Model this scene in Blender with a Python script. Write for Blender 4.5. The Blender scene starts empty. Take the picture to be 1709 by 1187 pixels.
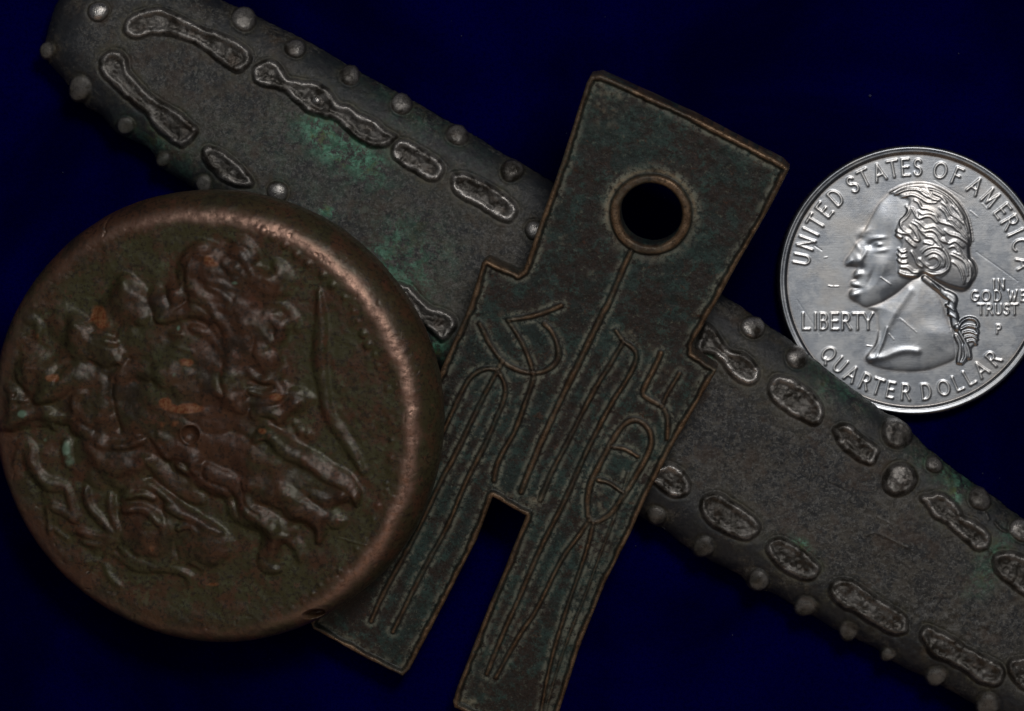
import bpy, math
import numpy as np
from mathutils import Matrix, Vector

# ------------------------------------------------------------------ setup
# 1 Blender unit = 1 centimetre; S = centimetres per photograph pixel on the cloth
SC = bpy.context.scene
SC.unit_settings.system = 'METRIC'
SC.unit_settings.scale_length = 0.01
W, HH = 1709.0, 1187.0
S = 2.426 / 452.0
D = 40.0                                   # camera height above the cloth
cam = bpy.data.cameras.new("Camera")
camo = bpy.data.objects.new("Camera", cam)
SC.collection.objects.link(camo)
camo.location = (0, 0, D)
cam.sensor_width = 36.0
cam.lens = 36.0 * D / (W * S)
cam.clip_start = 1.0
cam.clip_end = 400.0
cam.dof.use_dof = True
cam.dof.focus_distance = D - 0.85
cam.dof.aperture_fstop = 0.50
SC.camera = camo

world = bpy.data.worlds.new("World")
SC.world = world
world.use_nodes = True
bg = world.node_tree.nodes['Background']
bg.inputs['Color'].default_value = (0.55, 0.60, 0.70, 1)
bg.inputs['Strength'].default_value = 0.045

def area(name, loc, size, power, col, target=(0, 0, 0.4)):
    l = bpy.data.lights.new(name, 'AREA')
    l.shape = 'RECTANGLE'
    l.size, l.size_y = size
    l.energy = power
    l.color = col
    o = bpy.data.objects.new(name, l)
    SC.collection.objects.link(o)
    o.location = loc
    d = Vector(target) - Vector(loc)
    o.rotation_euler = d.to_track_quat('-Z', 'Y').to_euler()
    return o

area("softbox_key", (9, 18, 42), (9, 9), 4600.0, (1.0, 0.965, 0.93))
area("softbox_wide", (-7, 6, 50), (30, 24), 1300.0, (0.95, 0.98, 1.0))
area("warm_fill", (-6, -36, 24), (44, 18), 760.0, (1.0, 0.60, 0.32))

SC.view_settings.view_transform = 'Standard'
SC.view_settings.look = 'None'
SC.view_settings.exposure = 0.0
SC.view_settings.gamma = 1.0

RNG = np.random.RandomState(7)

# ------------------------------------------------------------------ numpy helpers
def vnoise(x, y, scale, seed):
    r = np.random.RandomState(seed)
    N = 256
    tab = r.rand(N, N)
    x = x / scale + 1000.3
    y = y / scale + 1000.7
    xi = np.floor(x).astype(int); yi = np.floor(y).astype(int)
    fx = x - xi; fy = y - yi
    fx = fx * fx * (3 - 2 * fx); fy = fy * fy * (3 - 2 * fy)
    a = tab[yi % N, xi % N]; b = tab[yi % N, (xi + 1) % N]
    c = tab[(yi + 1) % N, xi % N]; d = tab[(yi + 1) % N, (xi + 1) % N]
    return (a * (1 - fx) + b * fx) * (1 - fy) + (c * (1 - fx) + d * fx) * fy   # 0..1

def fbm(x, y, scale, seed, octaves=4, gain=0.5):
    s = 0; a = 1; t = 0
    for k in range(octaves):
        s = s + a * (vnoise(x, y, scale / 2 ** k, seed + k * 17) - 0.5)
        t += a; a *= gain
    return s / t * 2      # about -1..1

def blur(A, sig):
    r = max(1, int(math.ceil(sig * 2.5)))
    k = np.exp(-0.5 * (np.arange(-r, r + 1) / sig) ** 2); k /= k.sum()
    P = np.pad(A, ((r, r), (0, 0)), mode='edge')
    B = sum(k[i] * P[i:i + A.shape[0]] for i in range(2 * r + 1))
    P = np.pad(B, ((0, 0), (r, r)), mode='edge')
    return sum(k[i] * P[:, i:i + A.shape[1]] for i in range(2 * r + 1))

def sstep(a, b, x):
    t = np.clip((x - a) / (b - a), 0, 1)
    return t * t * (3 - 2 * t)

def smooth_poly(pts, n=5, closed=True):
    P = np.asarray(pts, float)
    m = len(P); out = []
    rng = range(m) if closed else range(m - 1)
    for i in rng:
        if closed:
            p0, p1, p2, p3 = P[(i - 1) % m], P[i], P[(i + 1) % m], P[(i + 2) % m]
        else:
            p0, p1, p2, p3 = P[max(i - 1, 0)], P[i], P[i + 1], P[min(i + 2, m - 1)]
        for k in range(n):
            t = k / n
            out.append(0.5 * ((2 * p1) + (-p0 + p2) * t + (2 * p0 - 5 * p1 + 4 * p2 - p3) * t * t
                              + (-p0 + 3 * p1 - 3 * p2 + p3) * t ** 3))
    if not closed: out.append(P[-1])
    return np.array(out)

def Z(x0, y0, s, pts):                      # coordinates read off an enlarged crop
    return [(x0 + p[0] / s, y0 + p[1] / s) + tuple(p[2:]) for p in pts]

# ------------------------------------------------------------------ frames
class Frame:
    """A thing's own frame: base point, tilt, and the height of its face above its base plane."""
    def __init__(self, px, py, z, tilt_dir_deg, tilt_deg, h0):
        # the face normal leans towards tilt_dir
        a = math.radians(tilt_dir_deg)
        axis = Vector((-math.sin(a), math.cos(a), 0))
        self.R = Matrix.Rotation(math.radians(tilt_deg), 3, axis)
        self.h0 = h0                         # px units
        n = self.R @ Vector((0, 0, 1))
        w = np.array([(px - W / 2) * S, (HH / 2 - py) * S, 0])
        C = np.array([0, 0, D])
        d = w - C
        t = (z - D) / d[2]
        self.O = C + t * d                   # base point at height z, seen at that pixel
        self.Rn = np.array(self.R)
    def T(self, pts, h=None):
        P = np.asarray([p[:2] for p in pts], float)
        h = self.h0 if h is None else h
        w = np.stack([(P[:, 0] - W / 2) * S, (HH / 2 - P[:, 1]) * S, np.zeros(len(P))], 1)
        C = np.array([0, 0, D])
        d = w - C
        n = self.Rn @ np.array([0, 0, 1.0])
        t = (h * S - n @ (C - self.O)) / (d @ n)
        X = C + d * t[:, None] - self.O
        L = X @ self.Rn                      # = R^T x
        return L[:, :2] / S

# ------------------------------------------------------------------ height fields
class Field:
    def __init__(self, frame, corners, step, ang=0.0):
        self.f = frame
        c, s = math.cos(ang), math.sin(ang)
        P = np.asarray(corners, float)
        a = P[:, 0] * c + P[:, 1] * s; b = -P[:, 0] * s + P[:, 1] * c
        A = np.arange(a.min() - 8, a.max() + 8, step); B = np.arange(b.min() - 8, b.max() + 8, step)
        AA, BB = np.meshgrid(A, B)
        self.U = AA * c - BB * s; self.V = AA * s + BB * c
        self.c, self.s, self.a0, self.b0 = c, s, A[0], B[0]
        self.step = step
        self.shape = self.U.shape
        self.H = np.zeros(self.shape)
        self.label = np.zeros(self.shape, np.int32)
        self.names = {0: 'body'}; self.zone = None
        self.mask = np.zeros(self.shape + (4,), np.float32)
    def new(self, name):
        k = len(self.names); self.names[k] = name; return k
    def win(self, P, pad):
        P = np.asarray(P, float)
        a = P[:, 0] * self.c + P[:, 1] * self.s; b = -P[:, 0] * self.s + P[:, 1] * self.c
        i0 = int(max(0, (a.min() - pad - self.a0) / self.step)); i1 = int(min(self.shape[1], (a.max() + pad - self.a0) / self.step + 2))
        j0 = int(max(0, (b.min() - pad - self.b0) / self.step)); j1 = int(min(self.shape[0], (b.max() + pad - self.b0) / self.step + 2))
        return (slice(j0, max(j0, j1)), slice(i0, max(i0, i1)))
    def poly(self, P, pad=1e9):
        """signed distance, positive inside; returns window and array"""
        w = self.win(P, pad)
        U, V = self.U[w], self.V[w]
        d2 = np.full(U.shape, 1e18); ins = np.zeros(U.shape, bool)
        m = len(P)
        for i in range(m):
            x0, y0 = P[i]; x1, y1 = P[(i + 1) % m]
            dx, dy = x1 - x0, y1 - y0
            L = dx * dx + dy * dy + 1e-12
            t = np.clip(((U - x0) * dx + (V - y0) * dy) / L, 0, 1)
            d2 = np.minimum(d2, (U - x0 - t * dx) ** 2 + (V - y0 - t * dy) ** 2)
            if y0 != y1:
                cond = ((y0 > V) != (y1 > V)) & (U < (x1 - x0) * (V - y0) / (y1 - y0) + x0)
                ins ^= cond
        d = np.sqrt(d2)
        return w, np.where(ins, d, -d)
    def stroke(self, P, wd, pad=2.0):
        """distance to a polyline; wd per point (half widths). returns window, d, local half width"""
        P = np.asarray(P, float); wd = np.asarray(wd, float)
        w = self.win(P, wd.max() * pad + 3)
        U, V = self.U[w], self.V[w]
        best = np.full(U.shape, 1e9); dd = np.full(U.shape, 1e9); ww = np.ones(U.shape)
        for i in range(len(P) - 1):
            x0, y0 = P[i]; x1, y1 = P[i + 1]
            dx, dy = x1 - x0, y1 - y0
            L = dx * dx + dy * dy + 1e-12
            t = np.clip(((U - x0) * dx + (V - y0) * dy) / L, 0, 1)
            d = np.hypot(U - x0 - t * dx, V - y0 - t * dy)
            hw = wd[i] + (wd[i + 1] - wd[i]) * t
            q = d / hw
            m = q < best
            best = np.where(m, q, best); dd = np.where(m, d, dd); ww = np.where(m, hw, ww)
        return w, dd, ww
    def line(self, pix, hw, n=4, curve=True, taper=None):
        """pixel polyline -> smooth local polyline and half widths"""
        L = self.f.T(pix)
        if curve and len(L) > 2: L = smooth_poly(L, n, closed=False)
        if np.isscalar(hw): hw = [hw] * len(pix)
        t0 = np.linspace(0, 1, len(hw)); t1 = np.linspace(0, 1, len(L))
        wd = np.interp(t1, t0, hw)
        if taper is not None:
            e = np.minimum(t1, 1 - t1) / 0.18
            wd = wd * (taper + (1 - taper) * np.clip(e, 0, 1) ** 0.6)
        return L, wd
    def build(self, sd, parent, mats, levels, colors=None, custom=None):
        """mesh of all cells inside sd > 0, snapped to the outline, with a skirt; split by label"""
        st = self.step
        gy, gx = np.gradient(sd, st)
        gu = gx * self.c - gy * self.s; gv = gx * self.s + gy * self.c
        g = np.hypot(gu, gv) + 1e-9; gu /= g; gv /= g
        U = self.U.copy(); V = self.V.copy()
        near = (sd < 0.30 * st) & (sd > -1.1 * st)
        U[near] -= (sd * gu)[near]; V[near] -= (sd * gv)[near]
        ok = sd > -0.72 * st
        cell = ok[:-1, :-1] & ok[1:, :-1] & ok[:-1, 1:] & ok[1:, 1:]
        nj, ni = self.shape
        idx = np.arange(nj * ni).reshape(nj, ni)
        j, i = np.nonzero(cell)
        quads = np.stack([idx[j, i], idx[j, i + 1], idx[j + 1, i + 1], idx[j + 1, i]], 1)
        lab = self.label[j, i]
        # boundary edges
        pc = np.pad(cell, 1)
        E = []
        def edges(m, a, b): 
            jj, ii = np.nonzero(m); E.append(np.stack([idx[jj + a[0], ii + a[1]], idx[jj + b[0], ii + b[1]]], 1))
        edges(cell & ~pc[:-2, 1:-1], (0, 0), (0, 1))
        edges(cell & ~pc[1:-1, 2:], (0, 1), (1, 1))
        edges(cell & ~pc[2:, 1:-1], (1, 1), (1, 0))
        edges(cell & ~pc[1:-1, :-2], (1, 0), (0, 0))
        E = np.concatenate(E)
        X = np.stack([U.ravel(), V.ravel(), self.H.ravel()], 1)
        msk = self.mask.reshape(-1, 4)
        bv = np.unique(E)
        remap = {}
        prev = np.full(nj * ni, -1); prev[bv] = bv
        cur_map = prev.copy()
        Xs = [X]; Ms = [msk]; total = len(X)
        SQ = []
        gul = gu.ravel()[bv]; gvl = gv.ravel()[bv]; z0 = X[bv, 2]
        wob = fbm(X[bv, 0], X[bv, 1], 40, 91, 3)
        zend = levels[-1][1]
        for (inset, z, f) in levels:        # z absolute, f: share of the way from the edge's own height
            zz = z0 * (1 - f) + z * f
            ii_ = inset + wob * min(inset, 3.0)
            Y = np.stack([X[bv, 0] + gul * ii_, X[bv, 1] + gvl * ii_, zz], 1)
            nm = np.full(nj * ni, -1); nm[bv] = total + np.arange(len(bv))
            Xs.append(Y); Ms.append(msk[bv]); total += len(bv)
            SQ.append(np.stack([cur_map[E[:, 1]], cur_map[E[:, 0]], nm[E[:, 0]], nm[E[:, 1]]], 1))
            cur_map = nm
        X = np.concatenate(Xs); M = np.concatenate(Ms)
        if self.zone is not None:
            zf = self.zone.ravel(); ZN = np.concatenate([zf] + [zf[bv]] * len(levels))
        SQ = np.concatenate(SQ)
        elab = self.label.ravel()[E[:, 0]]
        if custom is not None: elab = np.full(len(E), custom)
        quads = np.concatenate([quads, SQ]); lab = np.concatenate([lab, np.tile(elab, len(levels))])
        # normals over the whole surface
        a, b, c_, d_ = (X[quads[:, k]] for k in range(4))
        fn = np.cross(c_ - a, d_ - b)
        N = np.zeros_like(X)
        for k in range(4):
            for q in range(3):
                N[:, q] += np.bincount(quads[:, k], weights=fn[:, q], minlength=len(X))
        N /= (np.linalg.norm(N, axis=1, keepdims=True) + 1e-12)
        objs = {}
        for k, name in self.names.items():
            Q = quads[lab == k]
            if not len(Q): continue
            u, inv = np.unique(Q, return_inverse=True)
            inv = inv.reshape(-1)
            me = bpy.data.meshes.new(name)
            me.vertices.add(len(u)); me.vertices.foreach_set('co', (X[u] * S).astype(np.float32).ravel())
            me.loops.add(len(inv)); me.loops.foreach_set('vertex_index', inv.astype(np.int32))
            me.polygons.add(len(Q)); me.polygons.foreach_set('loop_start', np.arange(len(Q), dtype=np.int32) * 4)
            me.polygons.foreach_set('use_smooth', np.ones(len(Q), bool))
            me.update(calc_edges=True)
            at = me.color_attributes.new('mask', 'FLOAT_COLOR', 'POINT')
            at.data.foreach_set('color', M[u].astype(np.float32).ravel())
            if self.zone is not None:
                za = me.attributes.new('zone', 'FLOAT', 'POINT'); za.data.foreach_set('value', ZN[u].astype(np.float32))
            me.normals_split_custom_set_from_vertices(N[u].tolist())
            me.materials.append(mats[name] if name in mats else mats['body'])
            o = bpy.data.objects.new(name, me)
            SC.collection.objects.link(o)
            par = parent
            if isinstance(self.sub.get(k) if hasattr(self, 'sub') else None, int):
                par = objs[self.sub[k]]
            o.parent = par
            objs[k] = o
        return objs

def thing(name, frame, label, cat, group=None):
    o = bpy.data.objects.new(name, None)
    o.empty_display_size = 0.3
    SC.collection.objects.link(o)
    o.location = frame.O
    o.rotation_euler = frame.R.to_euler()
    o['label'] = label; o['category'] = cat
    if group: o['group'] = group
    return o

# ------------------------------------------------------------------ material helper
class Mat:
    def __init__(self, name):
        self.m = bpy.data.materials.new(name); self.m.use_nodes = True
        self.t = self.m.node_tree; self.n = self.t.nodes; self.l = self.t.links
        self.b = self.n['Principled BSDF']
        tc = self.n.new('ShaderNodeTexCoord'); self.co = tc.outputs['Object']
        a = self.n.new('ShaderNodeAttribute'); a.attribute_name = 'mask'
        sp = self.n.new('ShaderNodeSeparateColor'); self.l.new(a.outputs['Color'], sp.inputs[0])
        e_ = self.n.new('ShaderNodeAttribute'); e_.attribute_name = 'zone'; self.edge = e_.outputs['Fac']
        self.r, self.g, self.bl, self.al = sp.outputs[0], sp.outputs[1], sp.outputs[2], a.outputs['Alpha']
    def noise(self, scale, detail=4, rough=0.6, off=0.0, dist=0.0, stretch=None, rot=0):
        nd = self.n.new('ShaderNodeTexNoise'); nd.inputs['Scale'].default_value = scale
        nd.inputs['Detail'].default_value = detail; nd.inputs['Roughness'].default_value = rough
        nd.inputs['Distortion'].default_value = dist
        mp = self.n.new('ShaderNodeMapping'); mp.inputs['Location'].default_value = (off, off * .7, off * .3)
        if stretch: mp.inputs['Scale'].default_value = stretch
        mp.inputs['Rotation'].default_value = (0, 0, rot)
        self.l.new(self.co, mp.inputs[0]); self.l.new(mp.outputs[0], nd.inputs['Vector'])
        return nd.outputs['Fac']
    def ramp(self, v, a, b, lo=0.0, hi=1.0):
        m = self.n.new('ShaderNodeMapRange'); m.interpolation_type = 'SMOOTHSTEP'
        for k, x in ((1, a), (2, b), (3, lo), (4, hi)): m.inputs[k].default_value = x
        self.l.new(v, m.inputs[0]); return m.outputs[0]
    def math(self, op, a, b=0.0):
        m = self.n.new('ShaderNodeMath'); m.operation = op
        for k, x in ((0, a), (1, b)):
            if isinstance(x, (int, float)): m.inputs[k].default_value = x
            else: self.l.new(x, m.inputs[k])
        return m.outputs[0]
    def mix(self, f, a, b):
        m = self.n.new('ShaderNodeMix'); m.data_type = 'RGBA'
        for k, x in ((0, f), (6, a), (7, b)):
            if isinstance(x, tuple): m.inputs[k].default_value = x + (1,)
            elif isinstance(x, (int, float)): m.inputs[k].default_value = x
            else: self.l.new(x, m.inputs[k])
        return m.outputs[2]
    def bump(self, parts):
        prev = None
        for h, dist, st in parts:
            bn = self.n.new('ShaderNodeBump'); bn.inputs['Distance'].default_value = dist; bn.inputs['Strength'].default_value = st
            self.l.new(h, bn.inputs['Height'])
            if prev: self.l.new(prev, bn.inputs['Normal'])
            prev = bn.outputs[0]
        self.l.new(prev, self.b.inputs['Normal'])
    def set(self, **k):
        for key, v in k.items():
            i = self.b.inputs[{'col': 'Base Color', 'rough': 'Roughness', 'metal': 'Metallic', 'spec': 'Specular IOR Level',
                               'sheen': 'Sheen Weight', 'sheenr': 'Sheen Roughness', 'sheent': 'Sheen Tint'}[key]]
            if isinstance(v, tuple): i.default_value = v + (1,)
            elif isinstance(v, (int, float)): i.default_value = v
            else: self.l.new(v, i)

def mat_velvet():
    m = Mat('navy_velvet')
    a = m.noise(0.55, 4, 0.6, 3.0, 0.6); f = m.noise(34, 3, 0.7, 1.0); fine = m.noise(110, 2, 0.6, 2.0)
    col = m.mix(m.ramp(a, 0.35, 0.68), (0.0004, 0.0004, 0.035), (0.0006, 0.0006, 0.085))
    col = m.mix(m.ramp(f, 0.40, 0.72, 0.0, 0.55), col, (0.0003, 0.0003, 0.022))
    m.set(col=col, rough=0.95, spec=0.0)
    m.bump([(f, 0.03, 0.6), (fine, 0.012, 0.6)])
    return m.m

def mat_spade():
    m = Mat('patinated_bronze')
    big = m.noise(1.6, 5, 0.65, 1.0, 0.4); med = m.noise(6, 6, 0.7, 4.0); fine = m.noise(28, 5, 0.75, 7.0); vf = m.noise(75, 3, 0.7, 9.0)
    c = m.mix(m.ramp(big, 0.42, 0.56), (0.036, 0.024, 0.019), (0.020, 0.040, 0.036))
    c = m.mix(m.ramp(m.noise(2.6, 5, 0.65, 31.0), 0.48, 0.56, 0, 0.9), c, (0.040, 0.023, 0.017))
    c = m.mix(m.ramp(m.noise(3.2, 6, 0.75, 36.0), 0.51, 0.60, 0, 0.75), c, (0.036, 0.085, 0.074))
    c = m.mix(m.math('MULTIPLY', m.ramp(med, 0.49, 0.60), m.ramp(fine, 0.44, 0.55)), c, (0.036, 0.080, 0.068))
    c = m.mix(m.ramp(m.noise(19, 6, 0.8, 14.0), 0.575, 0.63, 0, 0.75), c, (0.17, 0.185, 0.135))
    c = m.mix(m.ramp(m.noise(9, 5, 0.8, 24.0), 0.60, 0.66, 0, 0.6), c, (0.12, 0.042, 0.018))
    c = m.mix(m.ramp(fine, 0.52, 0.40, 0, 0.6), c, (0.014, 0.016, 0.015))
    c = m.mix(m.ramp(m.noise(52, 3, 0.75, 71.0), 0.56, 0.64, 0, .4), c, (0.10, 0.12, 0.10))
    c = m.mix(m.ramp(m.noise(44, 3, 0.75, 77.0), 0.54, 0.62, 0, .6), c, (0.010, 0.010, 0.009))
    dep = m.math('MULTIPLY', m.g, m.ramp(m.noise(13, 5, 0.8, 17.0), 0.42, 0.56))
    c = m.mix(dep, c, (0.30, 0.31, 0.24))
    tan = m.math('MULTIPLY', m.bl, m.ramp(fine, 0.36, 0.56))
    c = m.mix(tan, c, (0.42, 0.32, 0.20))
    worn = m.mix(m.ramp(med, 0.35, 0.65), (0.15, 0.090, 0.050), (0.40, 0.255, 0.150))
    worn = m.mix(m.ramp(fine, 0.52, 0.66, 0, .75), worn, (0.035, 0.026, 0.018))
    c = m.mix(m.math('MULTIPLY', m.r, m.ramp(fine, 0.28, 0.44, 0.4, 1)), c, worn)
    c = m.mix(m.al, (0.016, 0.013, 0.010), c)
    m.set(col=c, rough=m.math('SUBTRACT', m.ramp(fine, 0.4, 0.6, 0.33, 0.54), m.math('MULTIPLY', m.r, 0.08)), spec=0.6, metal=m.math('MULTIPLY', m.r, 0.5))
    m.bump([(med, 0.02, 0.35), (fine, 0.009, 0.6), (vf, 0.003, 0.7)])
    return m.m

def mat_bar():
    m = Mat('tarnished_silver_bronze')
    big = m.noise(1.1, 5, 0.65, 1.0, 0.5); med = m.noise(5, 6, 0.72, 4.0); fine = m.noise(24, 6, 0.8, 7.0); vf = m.noise(80, 3, 0.7, 9.0)
    swirl = m.noise(9, 5, 0.7, 2.0, 2.2)
    c = m.mix(m.ramp(big, 0.42, 0.58), (0.024, 0.026, 0.031), (0.080, 0.069, 0.055))
    c = m.mix(m.ramp(med, 0.48, 0.56, 0, .9), c, (0.018, 0.021, 0.027))
    c = m.mix(m.ramp(swirl, 0.50, 0.53, 0, .38), c, (0.17, 0.16, 0.145))
    c = m.mix(m.ramp(m.noise(0.8, 5, 0.7, 57.0, 1.0), 0.50, 0.60, 0, .7), c, (0.020, 0.021, 0.025))
    c = m.mix(m.ramp(fine, 0.50, 0.58, 0, .7), c, (0.018, 0.017, 0.016))
    c = m.mix(m.ramp(m.noise(38, 3, 0.7, 63.0), 0.54, 0.60, 0, .6), c, (0.20, 0.195, 0.18))
    c = m.mix(m.ramp(m.noise(16, 5, 0.8, 83.0, 0.5), 0.54, 0.59, 0, .7), c, (0.115, 0.103, 0.083))
    c = m.mix(m.ramp(m.noise(3.1, 6, 0.75, 41.0), 0.52, 0.62, 0, .5), c, (0.085, 0.052, 0.034))
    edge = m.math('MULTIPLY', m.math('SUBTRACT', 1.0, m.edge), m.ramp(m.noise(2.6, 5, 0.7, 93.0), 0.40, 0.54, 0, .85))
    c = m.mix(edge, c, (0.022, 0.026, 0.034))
    # crust in the channel between the lumps
    dep = m.math('MULTIPLY', m.g, m.ramp(med, 0.34, 0.60))
    c = m.mix(dep, c, m.mix(m.ramp(fine, 0.45, 0.56), (0.048, 0.045, 0.026), (0.135, 0.122, 0.078)))
    gr = m.math('MULTIPLY', m.bl, m.ramp(m.noise(9, 6, 0.8, 11.0), 0.42, 0.55))
    gc = m.mix(m.ramp(m.noise(14, 4, 0.7, 13.0), 0.42, 0.6), (0.06, 0.20, 0.12), (0.18, 0.46, 0.31))
    gc = m.mix(m.ramp(m.noise(5, 4, 0.7, 43.0), 0.50, 0.66), gc, (0.15, 0.20, 0.07))
    c = m.mix(gr, c, gc)
    # lumps and bosses: bare grey metal, highlights on edges and studs painted into the colour
    lc = m.mix(m.ramp(m.noise(8, 5, 0.7, 21.0), 0.44, 0.60), (0.050, 0.044, 0.036), (0.155, 0.145, 0.133))
    lc = m.mix(m.ramp(m.noise(6, 4, 0.7, 23.0), 0.54, 0.66, 0, .8), lc, (0.062, 0.045, 0.033))
    c = m.mix(m.r, c, lc)
    c = m.mix(m.math('MULTIPLY', m.al, m.ramp(fine, 0.3, 0.5, 0.35, 1)), c, (0.80, 0.76, 0.72))
    met = m.math('ADD', m.math('MULTIPLY', m.r, 0.38), m.math('MULTIPLY', m.al, 0.45))
    m.set(col=c, rough=m.math('SUBTRACT', m.ramp(fine, 0.4, 0.6, 0.36, 0.56), m.math('MULTIPLY', m.r, 0.20)), spec=0.5, metal=m.math('ADD', met, 0.06))
    m.bump([(swirl, 0.02, 0.2), (med, 0.02, 0.35), (fine, 0.008, 0.6), (vf, 0.003, 0.7)])
    return m.m

def mat_bronze():
    m = Mat('brown_bronze')
    big = m.noise(1.0, 5, 0.65, 1.0, 0.6); med = m.noise(4.2, 6, 0.72, 4.0); fine = m.noise(26, 5, 0.75, 7.0); vf = m.noise(85, 3, 0.7, 9.0)
    c = m.mix(m.ramp(big, 0.44, 0.56), (0.105, 0.048, 0.026), (0.072, 0.056, 0.026))
    c = m.mix(m.ramp(m.noise(2.4, 6, 0.75, 61.0), 0.50, 0.60, 0, .75), c, (0.045, 0.032, 0.020))
    c = m.mix(m.ramp(med, 0.48, 0.58, 0, .6), c, (0.150, 0.066, 0.034))
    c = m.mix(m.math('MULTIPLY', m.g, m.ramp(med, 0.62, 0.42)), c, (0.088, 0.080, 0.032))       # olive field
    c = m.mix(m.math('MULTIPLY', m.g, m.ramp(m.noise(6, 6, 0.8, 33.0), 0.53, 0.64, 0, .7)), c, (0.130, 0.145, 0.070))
    c = m.mix(m.ramp(m.noise(7, 5, 0.7, 15.0), 0.60, 0.66, 0, .5), c, (0.20, 0.075, 0.045))
    c = m.mix(m.ramp(fine, 0.51, 0.60, 0, .75), c, (0.022, 0.014, 0.009))
    c = m.mix(m.math('MULTIPLY', m.r, m.ramp(fine, 0.40, 0.54, 0.6, 1)), c, (0.66, 0.40, 0.30))     # copper rim band, its highlight painted into the colour
    c = m.mix(m.bl, c, m.mix(m.ramp(fine, 0.4, 0.6), (0.24, 0.055, 0.016), (0.40, 0.18, 0.075)))       # orange patches
    c = m.mix(m.al, c, (0.24, 0.38, 0.27))
    m.set(col=c, rough=m.ramp(fine, 0.4, 0.6, 0.28, 0.44), spec=0.7, metal=m.math('ADD', m.math('MULTIPLY', m.r, 0.6), 0.12))
    m.bump([(med, 0.02, 0.3), (fine, 0.006, 0.6), (vf, 0.0028, 0.7)])
    return m.m

def mat_quarter():
    m = Mat('copper_nickel')
    med = m.noise(5, 6, 0.7, 4.0); fine = m.noise(40, 4, 0.75, 7.0); scr = m.noise(7, 4, 0.6, 3.0, 0, (1, 16, 1), 0.7)
    scr2 = m.noise(9, 4, 0.6, 13.0, 0, (1, 22, 1), -0.5)
    c = m.mix(m.ramp(med, 0.40, 0.60), (0.42, 0.445, 0.485), (0.53, 0.545, 0.565))
    c = m.mix(m.ramp(m.noise(3, 4, 0.6, 19.0), 0.5, 0.68, 0, .35), c, (0.60, 0.55, 0.49))
    c = m.mix(m.math('MULTIPLY', m.g, 0.55), c, (0.36, 0.27, 0.19))
    c = m.mix(m.r, c, (0.82, 0.80, 0.78))
    r = m.math('ADD', m.ramp(med, 0.4, 0.6, 0.32, 0.37), m.math('MULTIPLY', m.ramp(scr, 0.57, 0.64), -0.03))
    m.set(col=c, rough=r, metal=1.0)
    m.bump([(med, 0.01, 0.05), (fine, 0.002, 0.25), (scr, 0.002, 0.12), (scr2, 0.002, 0.12)])
    return m.m

def mat_edge():
    m = Mat('copper_core_edge')
    c = m.mix(m.ramp(m.noise(20, 3), 0.4, 0.6), (0.30, 0.20, 0.13), (0.42, 0.33, 0.25))
    m.set(col=c, rough=0.42, metal=1.0)
    return m.m

# ------------------------------------------------------------------ velvet cloth
def build_cloth():
    n = 260; R_ = 60.0
    t = np.linspace(-1, 1, n); x = np.sign(t) * np.abs(t) ** 2.6 * R_
    X, Y = np.meshgrid(x, x)
    Zz = 0.010 * fbm(X, Y, 2.1, 5, 3) - 0.010
    me = bpy.data.meshes.new('velvet_cloth')
    idx = np.arange(n * n).reshape(n, n)
    q = np.stack([idx[:-1, :-1], idx[:-1, 1:], idx[1:, 1:], idx[1:, :-1]], -1).reshape(-1, 4)
    me.from_pydata(np.stack([X.ravel(), Y.ravel(), Zz.ravel()], 1).tolist(), [], q.tolist())
    me.polygons.foreach_set('use_smooth', np.ones(len(q), bool))
    me.materials.append(mat_velvet())
    o = bpy.data.objects.new('velvet_cloth', me); SC.collection.objects.link(o)
    o['kind'] = 'structure'; o['label'] = 'dark navy blue velvet cloth under all the coins'
build_cloth()

def build_lint():
    r = np.random.RandomState(3)
    vs, fs = [], []
    spots = [(1452, 160, 2.2), (1061, 911, 1.4), (1222, 1060, 1.2), (40, 540, 1.2), (1600, 90, 1.2), (770, 60, 1.3), (1640, 790, 1.2)]
    for _ in range(34):
        spots.append((r.rand() * 1709, r.rand() * 1187, 0.5 + 0.5 * r.rand()))
    for (px, py, s) in spots:
        x, y, z = (px - W / 2) * S, (HH / 2 - py) * S, 0.012
        b = len(vs); k = s * S
        for d in ((1, 0, 0), (-1, .3, 0), (0, 1, .2), (0, -1, 0), (0, 0, 1), (0, 0, -1)):
            vs.append((x + d[0] * k * (0.6 + .8 * r.rand()), y + d[1] * k * (0.6 + .8 * r.rand()), z + d[2] * k))
        for f in ((0, 2, 4), (2, 1, 4), (1, 3, 4), (3, 0, 4), (2, 0, 5), (1, 2, 5), (3, 1, 5), (0, 3, 5)):
            fs.append(tuple(b + q for q in f))
    me = bpy.data.meshes.new('lint'); me.from_pydata(vs, [], fs)
    m = Mat('lint'); m.set(col=(0.07, 0.08, 0.16), rough=0.9); me.materials.append(m.m)
    o = bpy.data.objects.new('lint', me); SC.collection.objects.link(o)
    o['kind'] = 'stuff'; o['label'] = 'tiny pale lint specks scattered on the blue velvet'
build_lint()

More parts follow.
